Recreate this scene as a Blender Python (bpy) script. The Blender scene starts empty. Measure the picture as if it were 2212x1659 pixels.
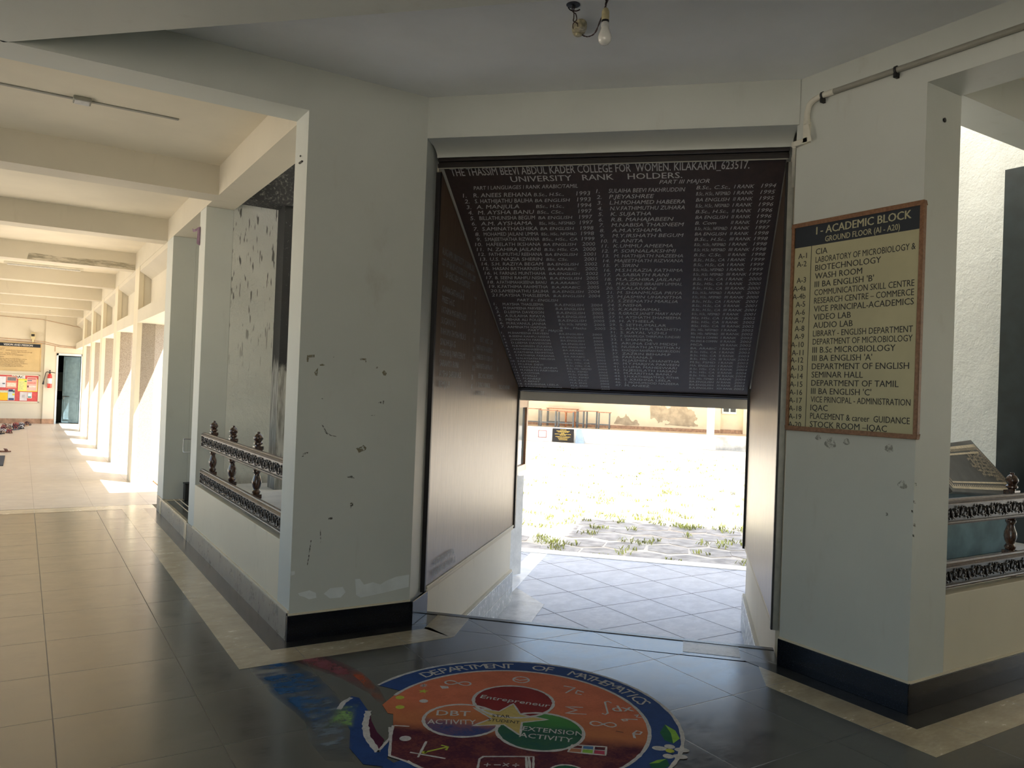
import bpy, bmesh, math, random
from mathutils import Vector, Matrix
C = bpy.context.scene.collection
random.seed(7)
R2 = 2 ** .5

# ---------------------------------------------------------------- camera
cam_d = bpy.data.cameras.new('camera'); cam = bpy.data.objects.new('camera', cam_d); C.objects.link(cam)
cam_d.sensor_fit = 'HORIZONTAL'; cam_d.sensor_width = 36.0; cam_d.lens = 36.0 * 1691.7 / 2212.0
cam_d.clip_start = .05; cam_d.clip_end = 400
YAW, PIT, ROL = math.radians(32.042), math.radians(.5433), math.radians(2.1758)
fw = Vector((math.sin(YAW) * math.cos(PIT), math.cos(YAW) * math.cos(PIT), math.sin(PIT)))
rt = Vector((math.cos(YAW), -math.sin(YAW), 0)); up = rt.cross(fw)
rt2 = rt * math.cos(ROL) + up * math.sin(ROL); up2 = up * math.cos(ROL) - rt * math.sin(ROL)
M = Matrix((rt2, up2, -fw)).transposed().to_4x4(); M.translation = Vector((0, 0, 1.55))
cam.matrix_world = M
bpy.context.scene.camera = cam

# ---------------------------------------------------------------- sky, sun, exposure
sc = bpy.context.scene
sc.view_settings.view_transform = 'Standard'; sc.view_settings.look = 'None'
sc.view_settings.gamma = 1.0; sc.view_settings.use_curve_mapping = False
sc.view_settings.exposure = 1.70
SUN_DIR = Vector((1.0, -1.3, 2.7)).normalized()          # towards the sun
w = bpy.data.worlds.new('sky'); sc.world = w; w.use_nodes = True
wn = w.node_tree; wn.nodes.clear()
sky = wn.nodes.new('ShaderNodeTexSky'); sky.sky_type = 'NISHITA'; sky.sun_disc = False
sky.sun_elevation = math.asin(SUN_DIR.z); sky.sun_rotation = math.atan2(SUN_DIR.x, SUN_DIR.y)
sky.air_density = 1.3; sky.dust_density = 2.5; sky.ozone_density = 1.0
bg = wn.nodes.new('ShaderNodeBackground'); bg.inputs['Strength'].default_value = .14
wo = wn.nodes.new('ShaderNodeOutputWorld')
wn.links.new(sky.outputs[0], bg.inputs[0]); wn.links.new(bg.outputs[0], wo.inputs[0])
sl = bpy.data.lights.new('sun', 'SUN'); sl.energy = 7.2; sl.color = (1, .95, .88); sl.angle = .0095
so = bpy.data.objects.new('sun', sl); C.objects.link(so)
so.rotation_euler = (-SUN_DIR).to_track_quat('-Z', 'Y').to_euler(); so.location = (10, -20, 30)
cy = sc.cycles
cy.max_bounces = 9; cy.diffuse_bounces = 6; cy.glossy_bounces = 4; cy.transmission_bounces = 4; cy.transparent_max_bounces = 12
cy.sample_clamp_indirect = 6.0; cy.caustics_reflective = False; cy.caustics_refractive = False
cy.use_denoising = True

# ---------------------------------------------------------------- helpers
def lin(c):
    return tuple(((v / 255) / 12.92 if v / 255 <= .04045 else ((v / 255 + .055) / 1.055) ** 2.4) for v in c)
def W(d, e, z=0.0):                       # passage frame: d along the passage, e across it
    return Vector(((d + e) / R2, (d - e) / R2, z))

class MB:
    def __init__(s): s.v = []; s.f = []; s.sm = []
    def add(s, vs, fs, smooth=False):
        o = len(s.v); s.v += [tuple(v) for v in vs]
        s.f += [tuple(i + o for i in f) for f in fs]; s.sm += [smooth] * len(fs)
        return s
    def hexa(s, p):                       # 4 bottom (ccw from above) + 4 top
        return s.add(p, [(3, 2, 1, 0), (4, 5, 6, 7), (0, 1, 5, 4), (1, 2, 6, 5), (2, 3, 7, 6), (3, 0, 4, 7)])
    def box(s, x0, x1, y0, y1, z0, z1):
        x0, x1 = min(x0, x1), max(x0, x1); y0, y1 = min(y0, y1), max(y0, y1); z0, z1 = min(z0, z1), max(z0, z1)
        return s.hexa([(x0, y0, z0), (x1, y0, z0), (x1, y1, z0), (x0, y1, z0), (x0, y0, z1), (x1, y0, z1), (x1, y1, z1), (x0, y1, z1)])
    def dbox(s, d0, d1, e0, e1, z0, z1):  # box in the passage frame
        return s.hexa([W(d0, e1, z0), W(d1, e1, z0), W(d1, e0, z0), W(d0, e0, z0), W(d0, e1, z1), W(d1, e1, z1), W(d1, e0, z1), W(d0, e0, z1)])
    def obox(s, c, ax, ay, az, hx, hy, hz):
        c = Vector(c); ax = Vector(ax).normalized(); ay = Vector(ay).normalized(); az = Vector(az).normalized()
        q = [(-1, -1), (1, -1), (1, 1), (-1, 1)]
        return s.hexa([c + ax * hx * a + ay * hy * b - az * hz for a, b in q] + [c + ax * hx * a + ay * hy * b + az * hz for a, b in q])
    def prism(s, poly, z0, z1):           # poly ccw in XY
        n = len(poly); a = sum(poly[i][0] * poly[(i + 1) % n][1] - poly[(i + 1) % n][0] * poly[i][1] for i in range(n))
        if a < 0: poly = poly[::-1]
        vs = [(p[0], p[1], z0) for p in poly] + [(p[0], p[1], z1) for p in poly]
        return s.add(vs, [tuple(range(n - 1, -1, -1)), tuple(range(n, 2 * n))] + [(i, (i + 1) % n, n + (i + 1) % n, n + i) for i in range(n)])
    def face(s, pts): return s.add(pts, [tuple(range(len(pts)))])
    def slab(s, pts, off):                # planar polygon pushed by off into a solid
        n = len(pts); pts = [Vector(p) for p in pts]; off = Vector(off)
        nn = (pts[1] - pts[0]).cross(pts[2] - pts[0])
        if nn.dot(off) > 0: pts = pts[::-1]
        vs = pts + [p + off for p in pts]
        return s.add(vs, [tuple(range(n)), tuple(range(2 * n - 1, n - 1, -1))] + [(i, n + i, n + (i + 1) % n, (i + 1) % n) for i in range(n)])
    def tube(s, path, r, n=8, cap=True):
        path = [Vector(p) for p in path]; m = len(path)
        rr = r if isinstance(r, (list, tuple)) else [r] * m
        t0 = (path[1] - path[0]).normalized()
        a = t0.orthogonal().normalized(); vs = []
        for i in range(m):
            t = (path[min(i + 1, m - 1)] - path[max(i - 1, 0)])
            if t.length < 1e-9: t = t0.copy()
            t.normalize()
            a = (a - t * a.dot(t)); a = a.normalized() if a.length > 1e-6 else t.orthogonal().normalized()
            b = t.cross(a)
            for k in range(n):
                g = 2 * math.pi * k / n; vs.append(path[i] + (a * math.cos(g) + b * math.sin(g)) * rr[i])
        fs = [(i * n + k, i * n + (k + 1) % n, (i + 1) * n + (k + 1) % n, (i + 1) * n + k) for i in range(m - 1) for k in range(n)]
        s.add(vs, fs, True)
        if cap: s.add(vs[:n], [tuple(range(n - 1, -1, -1))]); s.add(vs[-n:], [tuple(range(n))])
        return s
    def lathe(s, c, prof, n=20, az=(0, 0, 1)):   # prof [(r, h)...] along az from c
        c = Vector(c); az = Vector(az).normalized(); ax = az.orthogonal().normalized(); ay = az.cross(ax); vs = []
        for r, h in prof:
            for k in range(n):
                g = 2 * math.pi * k / n; vs.append(c + az * h + (ax * math.cos(g) + ay * math.sin(g)) * max(r, 1e-5))
        m = len(prof)
        s.add(vs, [(i * n + k, i * n + (k + 1) % n, (i + 1) * n + (k + 1) % n, (i + 1) * n + k) for i in range(m - 1) for k in range(n)], True)
        s.add(vs[:n], [tuple(range(n - 1, -1, -1))]); s.add(vs[-n:], [tuple(range(n))])
        return s
    def ball(s, c, rx, ry, rz, nu=10, nv=6):
        c = Vector(c); vs = []
        for i in range(nv + 1):
            t = math.pi * i / nv
            for k in range(nu):
                g = 2 * math.pi * k / nu; vs.append(c + Vector((rx * math.sin(t) * math.cos(g), ry * math.sin(t) * math.sin(g), -rz * math.cos(t))))
        return s.add(vs, [(i * nu + k, i * nu + (k + 1) % nu, (i + 1) * nu + (k + 1) % nu, (i + 1) * nu + k) for i in range(nv) for k in range(nu)], True)
    def sweep(s, prof, p0, ax, u, v, length):  # extrude a 2D profile (u, v) along ax
        p0 = Vector(p0); ax = Vector(ax).normalized(); u = Vector(u); v = Vector(v); n = len(prof)
        a = [p0 + u * q[0] + v * q[1] for q in prof]; b = [p + ax * length for p in a]
        return s.add(a + b, [tuple(range(n - 1, -1, -1)), tuple(range(n, 2 * n))] + [(i, (i + 1) % n, n + (i + 1) % n, n + i) for i in range(n)])

def obj(name, mb, m, parent=None, bevel=0, fix=True):
    me = bpy.data.meshes.new(name); me.from_pydata(mb.v, [], mb.f)
    for i, p in enumerate(me.polygons): p.use_smooth = mb.sm[i]
    if fix:
        bm = bmesh.new(); bm.from_mesh(me); bmesh.ops.remove_doubles(bm, verts=bm.verts, dist=1e-6)
        bmesh.ops.recalc_face_normals(bm, faces=bm.faces); bm.to_mesh(me); bm.free()
        if any(mb.sm): me.set_sharp_from_angle(angle=.7)
    me.materials.append(m)
    o = bpy.data.objects.new(name, me); C.objects.link(o)
    if parent: o.parent = parent; o.matrix_parent_inverse = parent.matrix_basis.inverted()
    if bevel:
        b = o.modifiers.new('bevel', 'BEVEL'); b.width = bevel; b.segments = 2; b.limit_method = 'ANGLE'
    return o
def thing(name, label, cat, loc, group=None):
    o = bpy.data.objects.new(name, None); C.objects.link(o); o.location = loc; o.empty_display_size = .05
    o['label'] = label; o['category'] = cat
    if group: o['group'] = group
    return o
def tag(o, label, cat, group=None, kind=None):
    o['label'] = label; o['category'] = cat
    if group: o['group'] = group
    if kind: o['kind'] = kind
    return o
def struct(name, mb, m, bevel=0, label=None):
    o = obj(name, mb, m, None, bevel); o['kind'] = 'structure'
    if label: o['label'] = label
    return o

# ---------------------------------------------------------------- materials
class NT:
    def __init__(s, name):
        s.m = bpy.data.materials.new(name); s.m.use_nodes = True; s.t = s.m.node_tree; s.t.nodes.clear()
        s.out = s.n('ShaderNodeOutputMaterial'); s.b = s.n('ShaderNodeBsdfPrincipled'); s.l(s.b.outputs[0], s.out.inputs[0])
        s.co = s.n('ShaderNodeTexCoord').outputs['Object']
    def n(s, k): return s.t.nodes.new(k)
    def l(s, a, b): s.t.links.new(a, b)
    def put(s, inp, v):
        if hasattr(v, 'is_linked') or hasattr(v, 'links'): s.l(v, inp)
        elif isinstance(v, (tuple, list)): inp.default_value = tuple(v) + ((1,) if len(v) == 3 and len(inp.default_value) == 4 else ())
        else: inp.default_value = v
    def set(s, k, v): s.put(s.b.inputs[k], v)
    def math(s, op, a, b=0.0, clamp=False):
        n = s.n('ShaderNodeMath'); n.operation = op; n.use_clamp = clamp; s.put(n.inputs[0], a); s.put(n.inputs[1], b); return n.outputs[0]
    def mix(s, f, a, b, mode='MIX'):
        n = s.n('ShaderNodeMix'); n.data_type = 'RGBA'; n.blend_type = mode; s.put(n.inputs[0], f); s.put(n.inputs[6], a); s.put(n.inputs[7], b); return n.outputs[2]
    def mapr(s, v, a, b, c=0.0, d=1.0):
        n = s.n('ShaderNodeMapRange'); n.interpolation_type = 'SMOOTHSTEP'; s.put(n.inputs[0], v)
        for i, x in enumerate((a, b, c, d)): n.inputs[i + 1].default_value = x
        return n.outputs[0]
    def scale(s, sx, sy, sz, co=None):
        n = s.n('ShaderNodeVectorMath'); n.operation = 'MULTIPLY'; s.l(co or s.co, n.inputs[0]); n.inputs[1].default_value = (sx, sy, sz); return n.outputs[0]
    def noise(s, sc_, co=None, det=4, rough=.55):
        n = s.n('ShaderNodeTexNoise'); n.inputs['Scale'].default_value = sc_; n.inputs['Detail'].default_value = det; n.inputs['Roughness'].default_value = rough
        s.l(co or s.co, n.inputs['Vector']); return n.outputs['Fac']
    def voro(s, sc_, co=None, feat='F1', out='Distance'):
        n = s.n('ShaderNodeTexVoronoi'); n.feature = feat; n.inputs['Scale'].default_value = sc_; s.l(co or s.co, n.inputs['Vector']); return n.outputs[out]
    def bump(s, h, st=.3, dist=.01):
        n = s.n('ShaderNodeBump'); n.inputs['Strength'].default_value = st; n.inputs['Distance'].default_value = dist; s.l(h, n.inputs['Height']); s.l(n.outputs[0], s.b.inputs['Normal'])
    def xyz(s):
        n = s.n('ShaderNodeSeparateXYZ'); s.l(s.co, n.inputs[0]); return n.outputs
def mat(name, col, rough=.6, var=.06, vs=5.0, bump=0, bs=60, metal=0, spec=.5, coat=0, coat_r=.1):
    t = NT(name); c = tuple(col)
    if var:
        f = t.noise(vs); dk = tuple(x * (1 - var * 2) for x in c); lt = tuple(min(1, x * (1 + var * 1.4)) for x in c)
        t.set('Base Color', t.mix(t.mapr(f, .3, .7), dk, lt))
    else: t.set('Base Color', c)
    t.set('Roughness', rough); t.set('Metallic', metal); t.set('Specular IOR Level', spec)
    if coat: t.set('Coat Weight', coat); t.set('Coat Roughness', coat_r)
    if bump: t.bump(t.noise(bs), bump, .01)
    return t.m
def wall_paint(name, col, dirt=(.30, .25, .18), amt=.35, bump=.06, rough=.55):
    t = NT(name); a = t.noise(1.3, det=6); b = t.noise(9, t.scale(1, 1, .25), det=5)
    base = t.mix(t.mapr(a, .3, .75), tuple(x * .93 for x in col), col)
    st = t.math('MULTIPLY', t.mapr(t.noise(2.4, t.scale(1, 1, .5), 8, .7), .60, .82), amt)
    base = t.mix(st, base, dirt)
    base = t.mix(t.math('MULTIPLY', t.mapr(b, .62, .75), .10), base, dirt)
    t.set('Base Color', base); t.set('Roughness', rough); t.set('Specular IOR Level', .35)
    t.bump(t.noise(70, det=3), bump, .004); return t.m
m_wall = wall_paint('painted_wall', lin((204, 208, 202)))
m_cream = wall_paint('cream_wall', lin((212, 205, 187)), amt=.22)
m_ceil = mat('ceiling_paint', lin((234, 238, 241)), .8, .02, 2)
m_ccei = mat('corridor_ceiling_paint', lin((226, 218, 198)), .8, .02, 2)
m_low = wall_paint('low_wall_paint', lin((222, 214, 192)), amt=.45)
m_pass = wall_paint('passage_wall', lin((240, 232, 212)), amt=.3)
m_edge = wall_paint('edge_plaster', lin((224, 214, 190)), amt=.25)
def rough_plaster(name, col, streak):
    t = NT(name); n1 = t.noise(18, t.scale(1, 1, .8), 6, .6); n2 = t.noise(60, det=4)
    base = t.mix(t.mapr(t.noise(1.6, det=5), .35, .7), tuple(x * .88 for x in col), col)
    if streak:
        z = t.xyz()[2]
        s = t.mapr(t.noise(40, t.scale(1, 1, .13), 2, .5), .60, .67)
        s = t.math('MULTIPLY', s, t.mapr(z, 1.3, 2.5)); base = t.mix(t.math('MULTIPLY', s, .85), base, (.06, .055, .05))
        d = t.mapr(t.math('ADD', z, t.math('MULTIPLY', t.noise(7), .25)), .62, .86, 1, 0); base = t.mix(t.math('MULTIPLY', d, .6), base, (.16, .13, .09))
    t.set('Base Color', base); t.set('Roughness', .8)
    t.bump(t.math('ADD', n1, t.math('MULTIPLY', n2, .35)), .55, .03); return t.m
m_plas_l = rough_plaster('stained_rough_plaster', lin((222, 224, 216)), True)
m_plas_r = rough_plaster('white_rough_plaster', lin((224, 230, 231)), False)
def granite():
    t = NT('black_granite'); v = t.voro(220, out='Color'); n = t.noise(240, det=2)
    t.set('Base Color', t.mix(t.mapr(n, .62, .7), (.004, .005, .008), (.03, .04, .06))); t.set('Roughness', .14); t.set('Specular IOR Level', .25); return t.m
m_gran = granite()
def stone_floor(name, col, col2, gx, gy, ox, oy, rough, grout=(.02, .018, .015), lw=.0021, streak=(2.2, 9, 1), spec=.5, vary=.10, ior=1.5):
    t = NT(name); t.set('IOR', ior); X, Y, Z = t.xyz()
    def cell(c, o, g): return t.math('DIVIDE', t.math('SUBTRACT', c, o), g)
    cx, cy_ = cell(X, ox, gx), cell(Y, oy, gy)
    def edge(c, g):
        fr = t.math('FRACT', c); d = t.math('MINIMUM', fr, t.math('SUBTRACT', 1.0, fr)); return t.math('MULTIPLY', d, g)
    d = t.math('MINIMUM', edge(cx, gx), edge(cy_, gy))
    cb = t.n('ShaderNodeCombineXYZ'); t.put(cb.inputs[0], t.math('FLOOR', cx)); t.put(cb.inputs[1], t.math('FLOOR', cy_))
    wnz = t.n('ShaderNodeTexWhiteNoise'); t.l(cb.outputs[0], wnz.inputs['Vector'])
    n1 = t.noise(3.2, t.scale(*streak), 7, .65); n2 = t.noise(22, t.scale(1, 3, 1), 5)
    f = t.math('ADD', t.math('MULTIPLY', n1, .75), t.math('MULTIPLY', n2, .25))
    c = t.mix(t.mapr(f, .36, .66), col, col2)
    c = t.mix(t.math('MULTIPLY', t.math('SUBTRACT', wnz.outputs['Value'], .5), vary * 2), c, col2)
    sp = t.mapr(t.noise(5.5, t.scale(1, 2.2, 1), 6, .7), .63, .74); c = t.mix(t.math('MULTIPLY', sp, .22), c, tuple(x * .55 for x in col))
    g = t.mapr(d, lw * .5, lw * 1.6, 1, 0); c = t.mix(t.math('MULTIPLY', g, .8), c, grout)
    t.set('Base Color', c); t.set('Specular IOR Level', spec)
    ro = t.math('ADD', rough, t.math('ADD', t.math('MULTIPLY', t.math('SUBTRACT', n1, .5), .18), t.math('MULTIPLY', t.math('SUBTRACT', n2, .5), .14)))
    t.set('Roughness', t.math('ADD', ro, t.math('MULTIPLY', g, .32)))
    t.bump(t.math('MULTIPLY', g, -1.0), .12, .004); return t.m
m_floor = stone_floor('polished_grey_stone', (.028, .028, .026), (.072, .070, .063), .61, .604, .175, 4.06, .21, streak=(1.3, 2.4, 1), spec=1.0, ior=1.62)
m_tan = stone_floor('tan_stone_strip', (.42, .35, .235), (.55, .47, .32), .62, .604, .175, 4.06, .24, spec=.8, lw=.0018, streak=(1.3, 2.2, 1))
m_dark = mat('dark_stone_border', (.035, .034, .032), .22, .15, 9)
m_cfl = stone_floor('beige_corridor_tile', (.50, .42, .33), (.62, .54, .43), .6, .6, .175, 4.06, .34, grout=(.36, .30, .24), lw=.0016, streak=(1.5, 2, 1))
m_kota = stone_floor('blue_grey_slab', (.40, .425, .48), (.55, .575, .62), .62, .62, .2, .1, .36, spec=.25, grout=(.06, .06, .07), lw=.006, streak=(1.5, 2, 1), vary=.16)
def marble(name, a, b, stain):
    t = NT(name); n = t.noise(5, det=8, rough=.7); c = t.mix(t.mapr(n, .35, .65), a, b)
    s = t.mapr(t.noise(16, t.scale(1.4, 5, 1), 6, .75), .56, .66); c = t.mix(t.math('MULTIPLY', s, stain), c, (.08, .065, .05))
    t.set('Base Color', c); t.set('Roughness', .3); return t.m
m_marb = marble('white_marble', (.60, .61, .61), (.74, .74, .73), .08)
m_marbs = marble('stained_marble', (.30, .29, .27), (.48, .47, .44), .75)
def wood_board(name, a, b, rough, ax=(3, 3, .5), coat=.4):
    t = NT(name); n = t.noise(7, t.scale(*ax), 6, .65); n2 = t.noise(55, t.scale(ax[0], ax[1], ax[2] * .5), 3)
    t.set('Base Color', t.mix(t.mapr(t.math('ADD', t.math('MULTIPLY', n, .7), t.math('MULTIPLY', n2, .3)), .35, .65), a, b))
    t.set('Roughness', t.math('ADD', rough, t.math('MULTIPLY', t.math('SUBTRACT', n2, .5), .25))); t.set('Coat Weight', coat); t.set('Coat Roughness', rough * .8); return t.m
m_board = wood_board('maroon_laminate', (.040, .026, .021), (.056, .036, .028), .5, coat=0)
m_side = wood_board('maroon_side_laminate', (.12, .075, .043), (.20, .13, .075), .34, (9, 9, .55), 0)
m_frame = mat('dark_brown_moulding', (.012, .007, .006), .4, .2, 20)
m_blackf = mat('black_frame', (.008, .006, .006), .45, .1, 20)
m_teak = wood_board('turned_teak', (.030, .012, .006), (.075, .030, .013), .22, (6, 6, 2), .7)
m_carve = wood_board('carved_dark_wood', (.014, .009, .006), (.035, .022, .015), .30, (14, 14, 14), .3)
m_railtop = wood_board('rail_moulding_wood', (.075, .050, .036), (.14, .10, .075), .38, (8, 8, 8), .2)
m_white_t = mat('white_lettering', (.62, .62, .60), .6, .05, 40)
m_dim_t = mat('faded_white_lettering', (.36, .37, .38), .6, .15, 25)
m_black_t = mat('black_lettering', (.012, .012, .014), .5, 0)
m_signf = wood_board('sign_frame_wood', (.17, .075, .03), (.27, .13, .06), .45, (9, 9, 9), .1)
m_signp = mat('sign_cream_panel', lin((182, 177, 142)), .45, .03, 4)
m_navy = mat('navy_band', (.008, .014, .024), .4, .05, 8)
m_pvc = mat('grey_pvc', lin((150, 149, 138)), .5, .05, 9)
m_pvcw = mat('white_pvc', lin((215, 212, 198)), .5, .05, 9)
m_black = mat('black_plastic', (.012, .012, .012), .5, .1, 9)
m_wire = mat('brown_wire', (.045, .018, .016), .6, .2, 30)
m_porc = mat('aged_porcelain', lin((190, 182, 150)), .4, .2, 60)
m_holder = mat('cream_holder', lin((205, 192, 150)), .4, .05, 30)
m_bulb = mat('frosted_bulb', lin((225, 224, 218)), .12, .02, 30, coat=.5, coat_r=.05)
m_alu = mat('aluminium_channel', lin((168, 168, 158)), .4, .05, 20, metal=.3)
m_steel = mat('steel', (.5, .5, .5), .3, .05, 20, metal=1)
m_pebble_t = NT('pebble_dash'); _v = m_pebble_t.voro(150); _c = m_pebble_t.voro(150, out='Color')
m_pebble_t.set('Base Color', m_pebble_t.mix(m_pebble_t.mapr(_v, .15, .75), (.46, .41, .335), (.25, .205, .16))); m_pebble_t.set('Roughness', .85)
m_pebble_t.bump(_v, -.9, .02); m_pebble = m_pebble_t.m
def black_peel():
    t = NT('peeling_black_paint'); z = t.xyz()[2]
    f = t.mapr(t.math('ADD', z, t.math('MULTIPLY', t.noise(11, t.scale(1, 1, .4), 6, .7), .5)), 1.86, 2.02)
    conc = t.mix(t.mapr(t.noise(12, t.scale(2, 2, .3), 6), .35, .65), (.17, .17, .155), (.42, .42, .39))
    pt = t.mix(t.mapr(t.noise(90, t.scale(1, 1, .5), 3), .66, .74), (.008, .010, .013), (.18, .18, .17))
    t.set('Base Color', t.mix(f, conc, pt)); t.set('Roughness', .6); return t.m
m_bpeel = black_peel()
m_bbeam_t = NT('weathered_black_beam'); m_bbeam_t.set('Base Color', m_bbeam_t.mix(m_bbeam_t.mapr(m_bbeam_t.noise(42, det=5, rough=.7), .50, .72), (.022, .024, .027), (.22, .215, .20))); m_bbeam_t.set('Roughness', .8); m_bbeam = m_bbeam_t.m
m_bluecol = mat('slate_blue_paint', (.022, .035, .043), .45, .1, 8)
m_bluegrey = mat('blue_grey_paint', lin((116, 152, 168)), .5, .12, 6)
m_slate = mat('polished_slate', lin((98, 98, 97)), .35, .12, 6)
m_goldl = mat('pale_gold_paint', lin((232, 218, 190)), .5, .08, 30)
m_alc = marble('pale_alcove_stone', (.66, .69, .70), (.80, .82, .82), .10)
m_sand_t = NT('sandy_ground'); _n = m_sand_t.noise(.9, det=7); _n2 = m_sand_t.noise(14, det=5)
m_sand_t.set('Base Color', m_sand_t.mix(m_sand_t.mapr(_n, .35, .65), m_sand_t.mix(m_sand_t.mapr(_n2, .4, .65), (.50, .41, .31), (.60, .53, .43)), (.66, .62, .54))); m_sand_t.set('Roughness', .9); m_sand_t.bump(_n2, .4, .03); m_sand = m_sand_t.m
m_flag = mat('grey_flagstone', (.43, .40, .36), .8, .15, 5, .3, 18)
m_grass = mat('dry_grass', (.33, .36, .09), .7, .3, 3)
m_far = mat('far_cream_plaster', lin((232, 218, 188)), .8, .04, 1.2)
m_farw = mat('far_white_plaster', lin((236, 232, 222)), .8, .03, 1.2)
m_peel = mat('bare_plaster', lin((178, 164, 140)), .85, .1, 4)
m_farfl = mat('far_tan_floor', (.50, .40, .28), .5, .08, 4)
m_deskw = mat('desk_wood', (.30, .13, .07), .5, .15, 12)
m_deskg = mat('desk_steel_paint', (.11, .125, .125), .5, .1, 12)
m_orange = mat('orange_stool_wood', (.46, .17, .06), .5, .15, 12)
m_red = mat('extinguisher_red', (.55, .03, .02), .3, .05, 12, coat=.5)
m_bluedoor = mat('blue_door_paint', lin((132, 160, 172)), .5, .06, 8)
m_paleblue = mat('pale_blue_frame', lin((196, 210, 216)), .5, .04, 8)
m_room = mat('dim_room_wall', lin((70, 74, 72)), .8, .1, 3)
m_khaki = mat('khaki_board', lin((196, 172, 126)), .5, .03, 5)
m_pinred = mat('red_felt', lin((200, 84, 84)), .8, .06, 14)
m_mat = mat('dark_doormat', (.05, .05, .055), .9, .3, 60, .5, 90)
m_glass = mat('display_glass', (.10, .13, .13), .06, .1, 2, spec=.8)
m_cabw = wood_board('cabinet_wood', (.20, .085, .035), (.32, .15, .07), .35, (9, 9, 2), .4)
m_brownstrip = mat('brown_skirting', lin((176, 140, 112)), .6, .15, 9)
m_paper = mat('white_paper', (.72, .72, .70), .7, .03, 9)

# ================================================================ SETTING
ZC = 3.46                                               # hall ceiling
EL, ER = -1.75, .553                                    # passage opening edges on the facet line
# ---- floors
f = MB()
f.prism([(-3.2, -3.2), (3.84, -3.2), (3.84, 3.06), (2.2, 4.675), (-3.2, 4.675)], -.2, 0)
f.prism([(p.x, p.y) for p in (W(4.86, EL), W(4.86, ER), W(5.18, ER), W(5.18, EL))], -.2, 0)
f.box(-1.7, 1.41, 4.675, 10.15, -.2, 0); f.box(3.84, 16, -3.2, 2.27, -.2, 0)
struct('floor', f, m_floor)
f = MB(); f.box(-1.7, 1.72, 10.47, 28.3, -.2, 0); struct('floor', f, m_cfl)
f = MB(); f.box(-1.7, 1.41, 10.15, 10.44, -.2, .001); f.box(-1.7, 1.05, 10.15, 10.15 + .001, -.2, .001)
t_ = .0016
f.prism([(1.05, 4.33), (2.33, 4.33), (2.30, 4.56), (1.28, 4.56), (1.28, 10.15), (1.05, 10.15)], -.01, t_)
f.prism([(p.x, p.y) for p in (W(4.735, -1.40), W(4.82, -1.63), W(5.178, -1.645), W(5.178, -1.42))], -.01, t_)
f.prism([(2.33, 4.33), (2.357, 4.337), (2.26, 4.56), (2.30, 4.56)], -.01, t_)
f.prism([(3.705, 2.137), (9, 2.137), (9, 1.925), (3.495, 1.925), (3.495, 2.86), (3.705, 3.09)], -.01, t_)
struct('trim_1', f, m_tan)
f = MB()
f.prism([(1.28, 4.56), (2.30, 4.56), (2.2, 4.675), (1.41, 4.675), (1.41, 10.15), (1.28, 10.15)], -.01, t_)
f.prism([(3.705, 2.137), (9, 2.137), (9, 2.27), (3.84, 2.27), (3.84, 3.06), (3.705, 3.20)], -.01, t_)
f.box(-1.7, 1.41, 10.44, 10.47, -.2, .001)
struct('trim_2', f, m_dark)
f = MB(); f.dbox(5.14, 5.195, EL, ER, -.03, .004); struct('trim_3', f, m_dark, .004)        # nosing of the top step
f = MB()
f.prism([(p.x, p.y) for p in (W(4.93, .0), W(4.93, .34), W(5.138, .34), W(5.138, .0))], -.01, t_)
struct('trim_4', f, m_marbs)
# steps down and the lower landing
f = MB()
for i in range(3): f.dbox(5.18 + .27 * i, 5.18 + .27 * (i + 1), EL - .02, ER + .02, -.9, -.155 * (i + 1))
struct('floor', f, m_marb)
f = MB(); f.dbox(5.99, 10.62, -2.9, 1.75, -.9, -.62); struct('floor', f, m_kota)
f = MB()
f.dbox(10.42, 10.68, -2.9, 1.75, -.88, -.612); f.dbox(7.95, 10.42, -2.05, -1.82, -.7, -.617)
struct('trim_5', f, m_marb, .004)
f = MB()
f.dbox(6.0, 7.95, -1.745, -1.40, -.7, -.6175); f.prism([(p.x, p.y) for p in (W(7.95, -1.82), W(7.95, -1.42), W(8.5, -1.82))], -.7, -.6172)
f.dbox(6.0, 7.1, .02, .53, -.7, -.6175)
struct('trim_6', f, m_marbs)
# ---- hall ceiling, beams
f = MB(); f.prism([(-3.2, -3.2), (4.05, -3.2), (4.05, 3.1), (2.42, 4.93), (-3.2, 4.93)], ZC, ZC + .16)
struct('ceiling', f, m_ceil)
f = MB(); f.dbox(2.86, 3.22, -3.42, 2.22, 3.2, ZC + .01); struct('trim_7', f, m_wall)
# left pillar, right pillar
f = MB()
f.prism([(1.41, 4.675), (2.1995, 4.675), tuple(W(5.2, EL - .035))[:2], tuple(W(5.2, EL - .26))[:2], (1.66, 4.93), (1.41, 4.93)], 0, 3.2)
struct('wall_left', f, m_wall, label='tape-marked plaster pillar between the long corridor and the passage')
f = MB()
f.prism([(3.84, 2.27), (3.84, 3.058), tuple(W(5.2, ER + .035))[:2], tuple(W(5.2, ER + .26))[:2], (4.16, 2.52), (4.16, 2.27)], 0, 3.2)
struct('wall_right', f, m_wall, label='plaster pillar carrying the room directory')
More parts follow.
